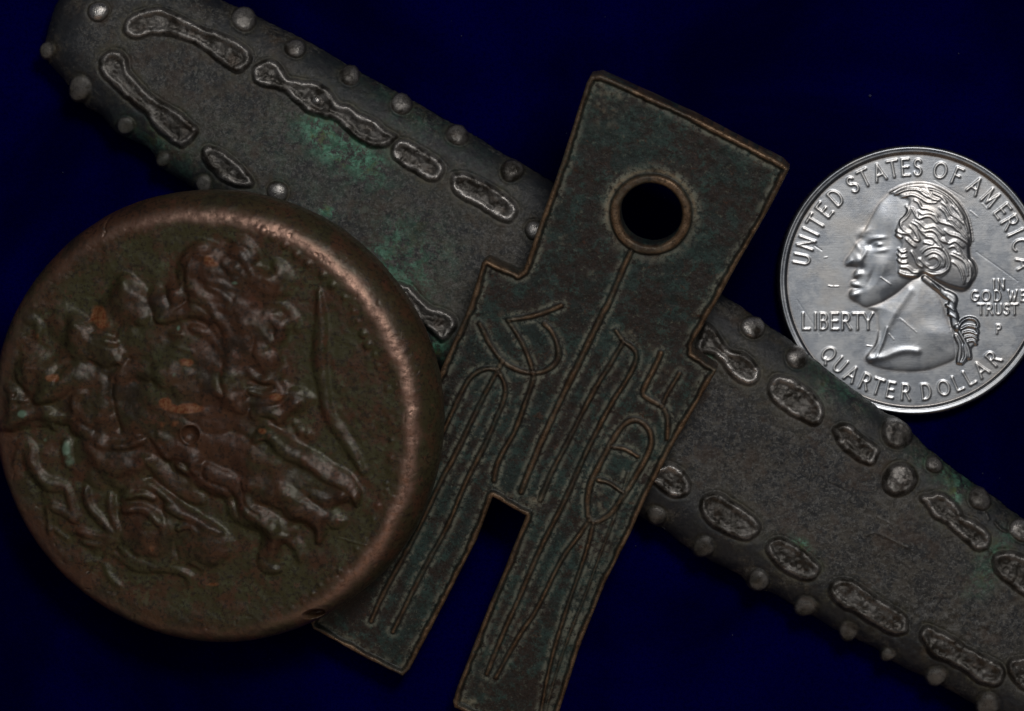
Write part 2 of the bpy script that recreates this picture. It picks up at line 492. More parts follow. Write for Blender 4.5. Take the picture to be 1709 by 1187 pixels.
# ------------------------------------------------------------------ stroke alphabet
arc = lambda cx, cy, rx, ry, a0, a1, n=10: [(cx + rx * math.cos(math.radians(a0 + (a1 - a0) * k / n)), cy + ry * math.sin(math.radians(a0 + (a1 - a0) * k / n))) for k in range(n + 1)]
GLY = {
 'U': (.62, [[(-.28, 1), (-.28, .35)] + arc(0, .33, .28, .31, 180, 360) + [(.28, .35), (.28, 1)]]),
 'N': (.72, [[(-.3, 0), (-.3, 1)], [(-.3, 1), (.3, 0)], [(.3, 0), (.3, 1)]]),
 'I': (.2, [[(0, 0), (0, 1)]]),
 'T': (.62, [[(0, 0), (0, 1)], [(-.33, 1), (.33, 1)]]),
 'E': (.5, [[(-.22, 0), (-.22, 1)], [(-.22, 1), (.22, 1)], [(-.22, .52), (.16, .52)], [(-.22, 0), (.24, 0)]]),
 'D': (.66, [[(-.28, 0), (-.28, 1)], [(-.28, 1), (-.05, 1)] + arc(-.05, .5, .35, .5, 90, -90) + [(-.28, 0)]]),
 'S': (.5, [arc(0, .74, .21, .24, 20, 270, 9) + arc(0, .25, .23, .25, 90, -160, 9)]),
 'A': (.72, [[(-.34, 0), (0, 1)], [(0, 1), (.34, 0)], [(-.2, .33), (.2, .33)]]),
 'O': (.84, [arc(0, .5, .39, .47, 0, 360, 20)]),
 'Q': (.84, [arc(0, .5, .39, .47, 0, 360, 20), [(.1, .16), (.42, -.12)]]),
 'F': (.48, [[(-.2, 0), (-.2, 1)], [(-.2, 1), (.24, 1)], [(-.2, .52), (.16, .52)]]),
 'M': (.86, [[(-.36, 0), (-.3, 1)], [(-.3, 1), (0, .12)], [(0, .12), (.3, 1)], [(.3, 1), (.36, 0)]]),
 'R': (.6, [[(-.24, 0), (-.24, 1)], [(-.24, 1), (0, 1)] + arc(0, .75, .22, .25, 90, -90) + [(-.24, .5)], [(-.02, .5), (.32, 0)]]),
 'C': (.68, [arc(.06, .5, .38, .48, 50, 310, 14)]),
 'L': (.48, [[(-.2, 0), (-.2, 1)], [(-.2, 0), (.25, 0)]]),
 'B': (.56, [[(-.22, 0), (-.22, 1)], [(-.22, 1), (0, 1)] + arc(0, .77, .18, .23, 90, -90) + [(-.22, .54)], [(-.22, .54), (0, .54)] + arc(0, .27, .24, .27, 90, -90) + [(-.22, 0)]]),
 'Y': (.62, [[(0, 0), (0, .48)], [(0, .48), (-.31, 1)], [(0, .48), (.31, 1)]]),
 'G': (.74, [arc(.04, .5, .38, .48, 50, 330, 14) + [(.38, .42)], [(.38, .42), (.12, .42)]]),
 'W': (.9, [[(-.44, 1), (-.2, 0)], [(-.2, 0), (0, .85)], [(0, .85), (.2, 0)], [(.2, 0), (.44, 1)]]),
 'P': (.54, [[(-.2, 0), (-.2, 1)], [(-.2, 1), (0, 1)] + arc(0, .74, .23, .26, 90, -90) + [(-.2, .48)]]),
}

# ------------------------------------------------------------------ the quarter
def build_quarter():
    fr = Frame(1524, 468, 0.0, 0, 0, 0.175 / S)
    c0 = fr.T([(1524, 468)])[0]
    Rr = 226.0 / (D / (D - 0.175)) * 1.0
    Rr = np.linalg.norm(fr.T([(1524 + 226, 468)])[0] - c0)
    F = Field(fr, [c0 - Rr - 2, c0 + Rr + 2], 1.05)
    U, V = F.U - c0[0], F.V - c0[1]
    r = np.hypot(U, V); th = np.arctan2(V, U)
    reed = 0.55 * np.sign(np.sin(th * 119)) * 0.8
    sd = Rr - r + reed
    d = np.clip(Rr - r, 0, None)
    h0 = fr.h0
    rim = 4.6 * sstep(15.5, 11.0, d)
    rho = 5.0
    H = h0 - 4.6 + rim + 0.9 * sstep(40, 215, r) * 0.6
    H = H + 0.9 * np.exp(-((d - 5.0) / 2.4) ** 2)
    q = np.clip(rho - d, 0, rho); H = H - (rho - np.sqrt(np.maximum(rho ** 2 - q ** 2, 0)))
    field0 = h0 - 4.6
    F.label[d < 15.5] = kr = F.new('rim'); F.sub = {}
    F.label[d < 1.5] = F.label[d < 1.5]
    kedge = F.new('reeded_edge')
    relief = np.zeros(F.shape); dirt = np.zeros(F.shape)
    Z1 = lambda p: Z(1280, 220, 3.956, p)
    Z2 = lambda p: Z(1280, 420, 3.956, p)
    Z3 = lambda p: Z(1380, 290, 5.653, p)
    Z4 = lambda p: Z(1400, 420, 5.495, p)
    head = Z1([(980, 343), (900, 358), (830, 385), (785, 425), (740, 470), (700, 540), (665, 605), (642, 655), (622, 688), (627, 702), (600, 722), (575, 760),
               (545, 805), (520, 840), (511, 868), (527, 888), (565, 889), (592, 898), (574, 925), (568, 958), (588, 973), (556, 982), (549, 1008), (566, 1024),
               (545, 1050), (540, 1082), (562, 1112), (600, 1130), (660, 1160), (760, 1130), (880, 1060), (960, 990), (1040, 950), (1130, 1000), (1230, 1045), (1300, 1055), (1345, 1020), (1372, 950),
               (1382, 890), (1365, 845), (1345, 825), (1340, 750), (1352, 690), (1335, 600), (1290, 500), (1230, 430), (1150, 375), (1060, 347)])
    neck = Z2([(660, 370), (725, 400), (733, 470), (737, 540), (715, 615), (690, 665), (648, 706), (672, 737), (760, 772), (900, 790), (1040, 785), (1150, 752),
               (1240, 710), (1262, 640), (1230, 520), (1190, 430), (1160, 340), (1110, 250), (1040, 170), (960, 180), (860, 260), (760, 330)])
    kf = F.new('portrait_head'); kn = F.new('portrait_neck')
    w, s = F.poly(smooth_poly(F.f.T(neck), 3), 6)
    hn = 2.6 * (1 - np.exp(-np.clip(s, 0, None) / 5.5)) + 2.4 * sstep(0, 45, s)
    relief[w] = np.maximum(relief[w], hn * (s > 0)); F.label[w][s > 0.3] = kn
    dirt[w] = np.maximum(dirt[w], np.exp(-(s / 3.0) ** 2) * .5)
    w, s = F.poly(smooth_poly(F.f.T(head), 3), 6)
    hh = 3.7 * (1 - np.exp(-np.clip(s, 0, None) / 6.0)) + 3.4 * sstep(0, 60, s)
    relief[w] = np.maximum(relief[w], hh * (s > 0)); F.label[w][s > 0.3] = kf
    dirt[w] = np.maximum(dirt[w], np.exp(-(s / 3.0) ** 2) * .6)
    def bumpf(px, py, rx, ry, h, rot=0):
        nonlocal relief
        c = F.f.T([(px, py)])[0]; a = math.radians(rot)
        x = (F.U - c[0]) * math.cos(a) + (F.V - c[1]) * math.sin(a); y = -(F.U - c[0]) * math.sin(a) + (F.V - c[1]) * math.cos(a)
        relief += h * np.exp(-(x / rx) ** 2 - (y / ry) ** 2)
    # face modelling
    for (x, y, rx, ry, h, ro) in [
        (605, 850, 26, 34, 3.2, 20), (555, 855, 22, 22, 1.6, 0), (640, 905, 20, 20, -1.5, 0), (640, 660, 40, 22, 2.2, 30), (600, 760, 14, 40, 1.2, 30),
        (690, 745, 32, 22, -2.6, 10), (735, 700, 40, 12, 2.2, 5), (735, 745, 24, 12, 2.4, 0), (750, 785, 45, 14, 1.6, 8),
        (745, 880, 60, 60, 2.0, 0), (640, 815, 14, 50, 1.6, -25), (600, 940, 26, 20, 2.0, 0), (575, 975, 22, 6, -2.2, 0), (580, 1010, 24, 14, 1.6, 0), (600, 1035, 26, 9, -2.0, 0), (575, 1075, 30, 24, 2.8, 0),
        (690, 960, 18, 60, -1.4, -20), (760, 560, 60, 90, 1.4, 30), (820, 700, 26, 80, -1.2, 0), (800, 1010, 80, 40, 1.4, 25)]:
        p = Z1([(x, y)])[0]; bumpf(p[0], p[1], rx / 3.956, ry / 3.956, h, ro)
    # hair mass: polygon then wavy locks
    hair = Z1([(800, 400), (850, 385), (930, 352), (1000, 347), (1100, 360), (1200, 410), (1290, 505), (1332, 600), (1350, 690), (1338, 760), (1345, 830), (1370, 870), (1378, 930), (1350, 1010),
               (1300, 1045), (1200, 1020), (1100, 975), (1030, 935), (1000, 965), (930, 975), (868, 950), (858, 880), (862, 800), (885, 740), (848, 680), (862, 600), (905, 555), (925, 490), (935, 455), (880, 430)])
    kh = F.new('hair'); F.sub[kh] = kf
    w, s = F.poly(smooth_poly(F.f.T(hair), 3), 6)
    relief[w] += 2.4 * sstep(-1, 5, s)
    F.label[w][s > 0.5] = kh
    dirt[w] = np.maximum(dirt[w], sstep(-1, 4, s) * .35)
    locks = [
        [(600, 185), (720, 122), (850, 100), (980, 112), (1120, 175), (1240, 280), (1315, 400), (1345, 520), (1362, 640)],
        [(640, 200), (740, 155), (850, 150), (920, 200), (985, 235)], [(880, 150), (940, 180), (990, 235), (1070, 255)],
        [(700, 225), (800, 200), (880, 230), (950, 272), (1035, 272)], [(960, 145), (1060, 172), (1150, 232), (1230, 322), (1292, 425)],
        [(1080, 270), (1130, 310), (1170, 380), (1240, 425), (1295, 480)], [(1180, 300), (1240, 365), (1300, 470), (1330, 560)],
        [(820, 250), (862, 272), (892, 325), (950, 332), (1010, 360), (1055, 405)], [(860, 350), (900, 382), (960, 370), (1020, 392), (1060, 450), (1120, 472), (1180, 492), (1235, 545)],
        [(840, 400), (872, 425), (935, 402), (990, 415), (1040, 470)], [(830, 440), (880, 470), (930, 512), (1010, 500), (1060, 540), (1105, 582)],
        [(860, 522), (920, 545), (980, 535), (1035, 565), (1070, 625), (1130, 655)], [(1060, 320), (1110, 362), (1150, 432), (1210, 502), (1280, 572), (1350, 662)],
        [(1105, 530), (1160, 570), (1230, 590), (1290, 625), (1350, 675)], [(690, 450), (702, 505), (742, 545), (800, 562)], [(645, 575), (690, 600), (710, 600)],
        [(650, 535), (690, 560), (720, 560)], [(780, 490), (820, 532), (850, 582), (872, 632)], [(720, 565), (780, 575), (820, 622), (870, 640)], [(740, 612), (790, 660), (835, 695)],
        [(930, 600), (990, 600), (1030, 640), (1085, 700)], [(910, 650), (960, 660), (1005, 672)], [(900, 745), (945, 705), (1030, 690), (1100, 722), (1142, 790), (1152, 860), (1122, 920), (1060, 960)],
        [(930, 775), (1000, 740), (1062, 762), (1104, 815), (1095, 880)], [(960, 805), (1010, 785), (1056, 812), (1056, 862), (1010, 895), (960, 890)], [(670, 705), (705, 742), (750, 732)],
        [(662, 750), (700, 790), (752, 785)], [(662, 805), (704, 842), (762, 838)], [(790, 730), (830, 792), (855, 852), (905, 885)], [(870, 800), (915, 850), (960, 885)],
        [(690, 885), (760, 890), (812, 930), (872, 932)], [(672, 925), (724, 950), (800, 962), (865, 965)], [(1150, 700), (1200, 685), (1250, 742), (1285, 795)],
        [(1170, 760), (1222, 782), (1290, 825), (1322, 885), (1332, 965)], [(1200, 740), (1290, 790), (1350, 870), (1358, 960), (1330, 1030)], [(1345, 815), (1388, 870), (1398, 940), (1372, 1005)],
        [(930, 925), (1000, 950), (1080, 938), (1150, 900)], [(1180, 830), (1235, 870), (1270, 940), (1290, 1040)], [(740, 300), (770, 350), (730, 410), (690, 440)], [(790, 320), (820, 360), (850, 420)],
        [(800, 460), (850, 490), (900, 560), (960, 600)], [(1090, 610), (1150, 660), (1210, 640), (1290, 700)], [(1130, 440), (1190, 440), (1260, 520)], [(1000, 180), (1080, 220), (1130, 280)]]
    lk = np.zeros(F.shape)
    for L in locks:
        P0, hw0 = F.line(Z3(L), 1.55, 5, True, 0.55)
        tg = np.gradient(P0, axis=0); tg /= np.linalg.norm(tg, axis=1, keepdims=True) + 1e-9
        nr = np.stack([-tg[:, 1], tg[:, 0]], 1)
        for off, wf, hf in ((0, 1, 2.7), (3.0, .62, 1.7)):
            P = P0 + nr * off * (1 + .25 * np.sin(np.linspace(0, 5, len(P0)) + L[0][0]))[:, None]
            w, dd, ww = F.stroke(P, hw0 * wf)
            lk[w] = np.maximum(lk[w], hf * np.sqrt(np.clip(1 - (dd / ww) ** 2, 0, 1)))
    relief += lk
    # queue, ribbon and bow
    kq = F.new('ribbon_bow'); F.sub[kq] = kn
    rib = [([(790, 245), (860, 300), (930, 350), (985, 400)], 5.5, 4.5), ([(985, 390), (1050, 430), (1035, 520), (1060, 590), (1070, 670)], 7.0, 5.0), ([(860, 285), (925, 350)], 2.2, 7.0),
           ([(1000, 420), (1060, 470)], 2.2, 7.0), ([(990, 490), (1060, 540)], 2.2, 7.0), ([(1010, 570), (1080, 610)], 2.2, 7.0),
           ([(1085, 690), (1088, 700)], 6.0, 9.0), ([(1100, 690), (1130, 640), (1190, 612), (1250, 625), (1275, 670), (1262, 700)], 2.6, 6.5), ([(1120, 712), (1180, 682), (1250, 695), (1276, 740)], 2.3, 6.0),
           ([(1140, 745), (1200, 735), (1268, 760)], 2.1, 5.6), ([(1160, 785), (1220, 775), (1270, 805)], 2.1, 5.2), ([(1185, 825), (1230, 815), (1262, 845)], 2.1, 5.0),
           ([(1105, 735), (1155, 825), (1190, 900), (1200, 970)], 3.6, 6.0), ([(1075, 775), (1115, 870), (1100, 1010)], 4.0, 4.6), ([(1150, 860), (1165, 960), (1130, 1020)], 3.0, 5.2)]
    base_rib = Z4([(1030, 700), (1110, 640), (1190, 600), (1270, 630), (1290, 740), (1270, 840), (1220, 890), (1215, 970), (1130, 1035), (1075, 1020), (1070, 900), (1050, 780)])
    w, s = F.poly(smooth_poly(F.f.T(base_rib), 3), 4)
    relief[w] = np.maximum(relief[w], 2.6 * sstep(0, 3, s)); F.label[w][s > 0.3] = kq
    for L, hw_, hgt in rib:
        P, hw = F.line(Z4(L), hw_, 5)
        w, dd, ww = F.stroke(P, hw)
        v = hgt * np.sqrt(np.clip(1 - (dd / ww) ** 2, 0, 1))
        relief[w] = np.where(v > 0, np.maximum(relief[w], v + 1.0 * (v > 0)), relief[w]); F.label[w][v > 0.5] = kq
    # neck folds, truncation
    for L, hw_, hgt in [([(650, 360), (590, 450), (500, 580), (440, 700), (385, 830), (290, 960)], 9, 1.8), ([(440, 700), (400, 840), (350, 960)], 3, 1.2),
                        ([(300, 985), (420, 965), (520, 925), (620, 905), (720, 915)], 7, 2.6), ([(370, 740), (350, 850), (260, 970)], 3, 1.4), ([(540, 620), (620, 650), (700, 720)], 1.2, 0.25)]:
        P, hw = F.line(Z4(L), hw_, 5)
        w, dd, ww = F.stroke(P, hw, 2.5)
        relief[w] += hgt * np.exp(-(dd / ww) ** 2 * 1.6)
    bumpf(1400 + 900 / 5.495, 420 + 760 / 5.495, 30, 16, 1.8, -15)
    # lettering
    lay = np.zeros(F.shape)
    def glyph(ch, px, py, height, ang, hwid=2.5, squeeze=0.92, hgt=2.1):
        k = F.new('letter')
        a = math.radians(ang); ca, sa = math.cos(a), math.sin(a)
        for st in GLY[ch][1]:
            pix = []
            for (x, y) in st:
                x = x * height * squeeze; y = (y - 0.5) * height
                pix.append((px + x * ca - y * sa, py - (x * sa + y * ca)))
            P, hw = F.line(pix, hwid, 1, False)
            if len(st) <= 3:                  # flared terminals
                Pn = [P[0] + (P[-1] - P[0]) * t for t in np.linspace(0, 1, 7)] if len(st) == 2 else P
                P = np.array(Pn); n_ = len(P)
                hw = hwid * np.array([1.25, 1.05, .92, .9, .92, 1.05, 1.25])[:n_] if n_ == 7 else [hwid] * n_
            w, dd, ww = F.stroke(P, hw, 3)
            v = hgt * np.clip(1.15 - (dd / ww) ** 2 * .85, 0, 1)
            lay[w] = np.maximum(lay[w], v); F.label[w][v > 0.25] = k
            dirt[w] = np.maximum(dirt[w], 0.10 * np.exp(-((dd / ww - 1.15) / .4) ** 2))
    def ringtext(letters, rad, height, flip=False, sq=1.0):
        for ch, an in letters:
            a = math.radians(an)
            px, py = 1524 + rad * math.cos(a), 468 - rad * math.sin(a)
            glyph(ch, px, py, height, an - 90 if not flip else an + 90, 1.9, sq * .92)
    ringtext(zip("UNITEDSTATESOFAMERICA", [169.3, 160.8, 154.6, 149, 141.6, 133, 122.3, 115.4, 107.4, 100.2, 93.8, 87.6, 76, 67.0, 56.5, 46.8, 37.6, 30.9, 24.9, 18.3, 8.6]), 189, 27)
    ringtext(zip("QUARTERDOLLAR", [221.2, 229.3, 236.9, 244.8, 251.6, 258.5, 266.2, 276.7, 285.9, 293.4, 300.0, 307.4, 315.7]), 187, 25, True, 1.0)
    for ch, x in zip("LIBERTY", [1345, 1361, 1375, 1393, 1412, 1431.5, 1449]): glyph(ch, x, 536.5, 26, 0, 1.9, 0.92)
    for ch, x in zip("IN", [1659, 1671]): glyph(ch, x, 475, 16, 0, 1.3, .95, 2.2)
    for ch, x in zip("GODWE", [1627, 1646, 1665, 1690, 1708]): glyph(ch, x, 494, 17, 0, 1.35, .95, 2.2)
    for ch, x in zip("TRUST", [1637.5, 1651.5, 1666.5, 1680, 1693.5]): glyph(ch, x, 516.5, 17, 0, 1.35, .95, 2.2)
    glyph('P', 1667, 549.5, 14, 0, 1.5, 1.0, 2.0)
    relief = np.maximum(relief, lay)
    # a few nicks and scratches
    nick = np.zeros(F.shape)
    for (a, b, h_) in [((1470, 463), (1487, 475), .9), ((1383, 477), (1390, 478), .9), ((1393, 478), (1400, 478), .9), ((1360, 410), (1372, 418), -.8), ((1502, 531), (1530, 555), .5), ((1630, 420), (1700, 470), -.35),
                       ((1447, 577), (1455, 578), 1.0), ((1620, 352), (1632, 362), .6), ((1640, 340), (1648, 349), .6), ((1376, 430), (1381, 429), .7), ((1484, 557), (1492, 567), .7), ((1690, 350), (1709, 380), -.4), ((1330, 500), (1370, 560), -.3), ((1560, 300), (1610, 330), -.3)]:
        P = F.f.T([a, b]); w, dd, ww = F.stroke(P, [1.3, 1.0], 2)
        nick[w] += h_ * np.clip(1 - (dd / ww) ** 2, 0, 1)
        nick[w] += 0
    H = H + 0.50 * blur(relief, 0.85) + .5 * nick + 0.035 * fbm(U, V, 9, 3, 3)
    # keep relief off the rim
    F.H = H
    F.mask[..., 1] = np.clip(blur(dirt, 1.0), 0, 1) + 0.7 * np.exp(-((d - 16) / 2.2) ** 2) + .9 * sstep(3.5, 1, d)
    F.mask[..., 0] = np.clip(np.clip(nick, 0, 1) * .8 + sstep(.4, 2, lay) * .65 + sstep(.3, 2, lk) * .35, 0, 1)  # worn letters and locks lightened, highlights boosted through the colour
    F.mask[..., 3] = 1
    t = thing('quarter_coin', fr, 'shiny silver-grey coin with a left-facing head and QUARTER DOLLAR lettering in relief', 'coin')
    mq = mat_quarter(); me_ = mat_edge()
    F.build(sd, t, {'body': mq, 'reeded_edge': me_}, [(0.0, fr.h0 * 0.5, 0.7), (0, 5, 1), (3, 0, 1), (40, 0, 1)], custom=kedge)
    return t
build_quarter()

# ------------------------------------------------------------------ the studded bar
def build_bar():
    fr = Frame(900, 560, 0.02, -60, 0.0, 0.52 / S)
    F = None
    Z1 = lambda p: Z(40, 0, 3.392, p); Z2 = lambda p: Z(400, 50, 3.392, p); Z3 = lambda p: Z(600, 250, 3.391, p)
    Z4 = lambda p: Z(1050, 480, 3.392, p); Z5 = lambda p: Z(1050, 750, 3.392, p); Z6 = lambda p: Z(1300, 837, 3.391, p); Z7 = lambda p: Z(1300, 650, 3.956, p)
    out = [(150, -52), (96, -8), (79, 35), (69, 66), (76, 100), (110, 141), (140, 176), (165, 190), (192, 220), (246, 247), (262, 276), (305, 303), (350, 335), (520, 462), (700, 594), (900, 738), (1079, 869), (1109, 884), (1150, 916),
           (1191, 939), (1239, 963), (1253, 984), (1286, 990), (1324, 1011), (1368, 1037), (1404, 1058), (1463, 1084), (1500, 1112), (1545, 1132), (1627, 1177), (1709, 1228), (1860, 1325),
           (1990, 1400), (2010, 1180), (1960, 1040), (1850, 958), (1740, 888), (1709, 866), (1661, 828), (1608, 792), (1586, 775), (1553, 749), (1524, 719), (1503, 696), (1483, 690), (1448, 664), (1398, 628), (1351, 590), (1315, 563),
           (1277, 537), (1239, 510), (1209, 492), (1050, 385), (900, 287), (842, 254), (783, 219), (695, 169), (606, 121), (540, 81), (482, 50), (423, 21), (373, -1), (300, -38), (220, -62)]
    Pout = fr.T(out)
    F = Field(fr, Pout, 1.65, math.radians(-33))
    F.sub = {}
    Uw = F.U + 2.2 * fbm(F.U, F.V, 38, 11, 3); Vw = F.V + 2.2 * fbm(F.U, F.V, 38, 77, 3)
    U0, V0 = F.U, F.V
    _, sdp = F.poly(smooth_poly(Pout, 3))
    sdp = sdp + 1.6 * fbm(F.U, F.V, 30, 5, 3) + 1.0 * fbm(F.U, F.V, 9, 15, 3)
    bosses = [(164, 19, 17, 1), (75, 82, 15, .1), (406, 30, 22, .1), (492, 80, 17, .25), (131, 147, 22, 0), (208, 209, 16, 0), (270, 265, 14, 0), (338, 307, 15, 0), (583, 124, 18, .2), (670, 172, 19, .2), (763, 224, 19, .15), (855, 284, 20, .15),
              (463, 321, 18, .6), (894, 384, 17, .6), (1258, 546, 20, .6), (1331, 596, 19, .5), (1498, 724, 27, .15), (1502, 800, 30, .1), (1096, 862, 17, 0), (1175, 914, 19, 0), (1267, 970, 19, 0), (1346, 1014, 19, 0),
              (1418, 1056, 17, 0), (1484, 1095, 13, 0), (1565, 1131, 18, 0), (1651, 1178, 21, 0), (1561, 776, 15, .15), (1637, 833, 20, .1), (1706, 885, 20, .4), (1775, 925, 19, .1), (1740, 1225, 19, 0)]
    lumps = [
        Z1([(565, 160), (600, 100), (680, 60), (780, 50), (880, 90), (1000, 150), (1130, 200), (1240, 260), (1285, 320), (1270, 370), (1210, 410), (1150, 385), (1080, 330), (1000, 265), (900, 220), (820, 200), (730, 190), (640, 215), (580, 195)]),
        Z1([(430, 350), (470, 300), (530, 290), (580, 330), (590, 390), (640, 460), (720, 540), (830, 610), (920, 670), (980, 730), (975, 770), (900, 830), (850, 810), (760, 740), (700, 660), (620, 590), (560, 540), (510, 480), (440, 410)]),
        Z1([(1010, 850), (1050, 830), (1130, 860), (1220, 930), (1290, 1010), (1290, 1050), (1200, 1055), (1100, 1000), (1020, 910)]),
        Z2([(80, 220), (110, 190), (170, 170), (230, 200), (270, 270), (340, 290), (430, 300), (500, 340), (560, 420), (620, 430), (680, 480), (760, 510), (830, 570), (890, 600), (870, 630), (820, 660), (740, 660), (660, 620), (600, 560), (540, 510), (460, 490), (380, 460), (310, 400), (260, 350), (190, 330), (110, 310), (80, 280)]),
        Z2([(860, 690), (890, 630), (950, 630), (1040, 680), (1130, 740), (1155, 790), (1130, 840), (1080, 850), (1000, 810), (900, 750)]),
        Z2([(1200, 850), (1220, 815), (1290, 820), (1380, 860), (1480, 920), (1550, 980), (1570, 1040), (1520, 1085), (1450, 1060), (1360, 1000), (1260, 950), (1210, 900)]),
        Z3([(210, 760), (280, 780), (340, 840), (400, 890), (470, 910), (530, 950), (545, 1000), (510, 1050), (470, 1080), (420, 1040), (350, 990), (300, 930), (260, 860)]),
        Z4([(380, 330), (400, 270), (430, 200), (480, 230), (520, 290), (560, 350), (640, 370), (700, 410), (735, 470), (720, 530), (680, 545), (610, 520), (560, 470), (520, 410), (460, 380), (400, 370)]),
        Z4([(790, 560), (830, 505), (900, 510), (980, 550), (1060, 620), (1095, 690), (1085, 750), (1040, 780), (960, 740), (860, 680), (800, 620)]),
        Z4([(1155, 800), (1200, 770), (1260, 790), (1320, 840), (1400, 900), (1410, 950), (1370, 1000), (1300, 980), (1220, 920), (1170, 850)]),
        Z5([(110, 150), (200, 85), (260, 95), (320, 140), (345, 200), (320, 260), (250, 265), (170, 220)]),
        Z5([(405, 310), (430, 260), (490, 250), (560, 280), (660, 350), (730, 410), (735, 470), (680, 510), (600, 500), (500, 450), (430, 390)]),
        Z5([(780, 560), (810, 510), (870, 505), (940, 540), (1030, 610), (1080, 670), (1050, 730), (1000, 745), (920, 710), (830, 650)]),
        Z5([(1130, 790), (1150, 745), (1220, 730), (1310, 770), (1420, 850), (1540, 920), (1580, 980), (1560, 1040), (1480, 1045), (1400, 1000), (1300, 940), (1200, 890), (1140, 830)]),
        Z6([(800, 760), (840, 705), (900, 730), (1000, 780), (1120, 850), (1250, 920), (1280, 970), (1240, 1040), (1150, 1030), (1050, 960), (950, 910), (860, 870)]),
        Z6([(1300, 910), (1387, 880), (1480, 930), (1600, 1010), (1600, 1100), (1480, 1090), (1380, 1060), (1310, 990)]),
        Z7([(940, 705), (990, 700), (1050, 685), (1120, 710), (1190, 780), (1220, 840), (1290, 870), (1370, 930), (1395, 990), (1370, 1050), (1310, 1060), (1240, 1010), (1170, 940), (1090, 880), (1020, 840), (980, 770), (965, 738), (945, 732)]),
        Z6([(1210, 330), (1240, 290), (1310, 285), (1387, 310), (1480, 390), (1560, 480), (1540, 560), (1460, 560), (1387, 530), (1280, 450), (1220, 390)]),
    ]
    bright = [.3, .15, .2, .35, .45, .75, .25, .55, .35, .4, .6, .12, .1, .05, .02, .0, .2, .1]
    # base: flat tongue, falling away towards both edges
    h0 = fr.h0
    sd = sdp.copy()
    def base(d):
        q = np.clip(1 - d / 62.0, 0, 1)
        b = 30.0 * q ** 2.0
        r = 20.0; e = np.clip(r - d, 0, r)
        return h0 - 3 - b - (r - np.sqrt(np.maximum(r * r - e * e, 0))) * 0.9
    lump_lay = np.zeros(F.shape); bossH = np.full(F.shape, -1e9); groove = np.zeros(F.shape)
    red = np.zeros(F.shape); crust = np.zeros(F.shape); bri = np.zeros(F.shape)
    fn = fbm(F.U, F.V, 12, 21, 4); fn2 = fbm(F.U, F.V, 26, 31, 3); fn3 = fbm(F.U, F.V, 7, 61, 3)
    fside = fbm(F.U, F.V, 60, 97, 2)
    for L, br in zip(lumps, bright):
        k = F.new('raised_lump')
        P = smooth_poly(fr.T(L), 4)
        w, s = F.poly(P, 34)
        s = s + 2.0 + 2.0 * fn[w] + 1.8 * fn2[w]
        top = 8.2 * sstep(-0.8, 3.8, s) * (0.88 + 0.12 * sstep(0, 14, s))
        lip = (2.2 + 1.6 * fn2[w]) * np.exp(-((s - 7) / 4.5) ** 2)
        pit = np.clip(fn3[w] + 0.1, -1, .25) * 2.4 * sstep(3, 10, s) + 1.0 * fn[w] * sstep(2, 8, s)
        v = top + lip - 1.6 * sstep(9, 16, s) + pit
        m_ = s > 0
        lump_lay[w] = np.where(s > -0.8, np.maximum(lump_lay[w], v), lump_lay[w])
        groove[w] = np.maximum(groove[w], (1.6 + .9 * fn2[w]) * np.exp(-((s + 1.6) / 1.9) ** 2))
        F.label[w][m_] = k
        red[w] = np.maximum(red[w], sstep(-0.5, 1.5, s))
        crust[w] = np.maximum(crust[w], np.exp(-np.clip(-s, 0, None) / 11.0) * (s < 0) * (.35 + .65 * sstep(-.4, .4, fn2[w] + .7 * fside[w])))
        lip_glint = np.clip(np.exp(-((s - 6.5) / 5.5) ** 2) * sstep(-0.25, 0.3, fn2[w] * .9 + fn[w] * .6 + .6 * fside[w]), 0, 1) * min(1, br * 1.5 + .10)  # highlight along the lump's lip, put into the colour
        bri[w] = np.maximum(bri[w], lip_glint * .8)
    Hb = None
    edge_h = base(np.clip(sdp, 0, None))
    for (x, y, r, br) in bosses:
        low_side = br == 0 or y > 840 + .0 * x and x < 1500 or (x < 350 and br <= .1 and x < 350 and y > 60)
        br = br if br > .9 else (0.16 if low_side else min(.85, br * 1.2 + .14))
        k = F.new('boss')
        c = fr.T([(x, y)])[0]
        w = F.win([c], r * 2.4)
        du, dv = F.U[w] - c[0], F.V[w] - c[1]
        a_ = np.arctan2(dv, du)
        rr = np.hypot(du, dv); re = r * 0.97 * (1 + 0.05 * np.sin(2 * a_ + x) + 0.03 * np.sin(3 * a_ + y))
        q = rr / re
        ci = np.unravel_index(np.argmin(rr), rr.shape)
        dc = sdp[w][ci]
        hc = float(base(np.clip(dc, 6, None))) if np.ndim(dc) == 0 else h0 - 10
        # local plane of the bar under the stud
        sl = np.clip((sdp[w] - dc), -r, r) * (0.55 if dc < 40 else 0.15)
        dome = (10.0 if low_side else 12.0) * np.power(np.clip(1 - q ** 2, 0, 1), 0.5) * (r / 19.0) ** 0.6
        flat = dome * .95 + .5 * fn[w] if r < 24 else 10.5 * sstep(1.0, .72, q) + 1.6 * (1 - q ** 2) + 1.4 * fn[w] + 1.4 * fn3[w]
        hb = hc + sl * 0.8 + flat + 0.5 * fn3[w] * (q < .7)
        ins = q < 1
        bossH[w] = np.where(ins, np.maximum(bossH[w], hb), bossH[w])
        sd[w] = np.maximum(sd[w], re - rr)
        groove[w] = np.maximum(groove[w], (2.0 + .9 * fn2[w]) * np.exp(-((rr - re - 1.6) / 1.9) ** 2))
        F.label[w][ins] = k
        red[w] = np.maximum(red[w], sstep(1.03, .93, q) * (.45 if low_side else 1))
        crust[w] = np.maximum(crust[w], np.exp(-np.clip(rr - re, 0, None) / 7.0) * .6)
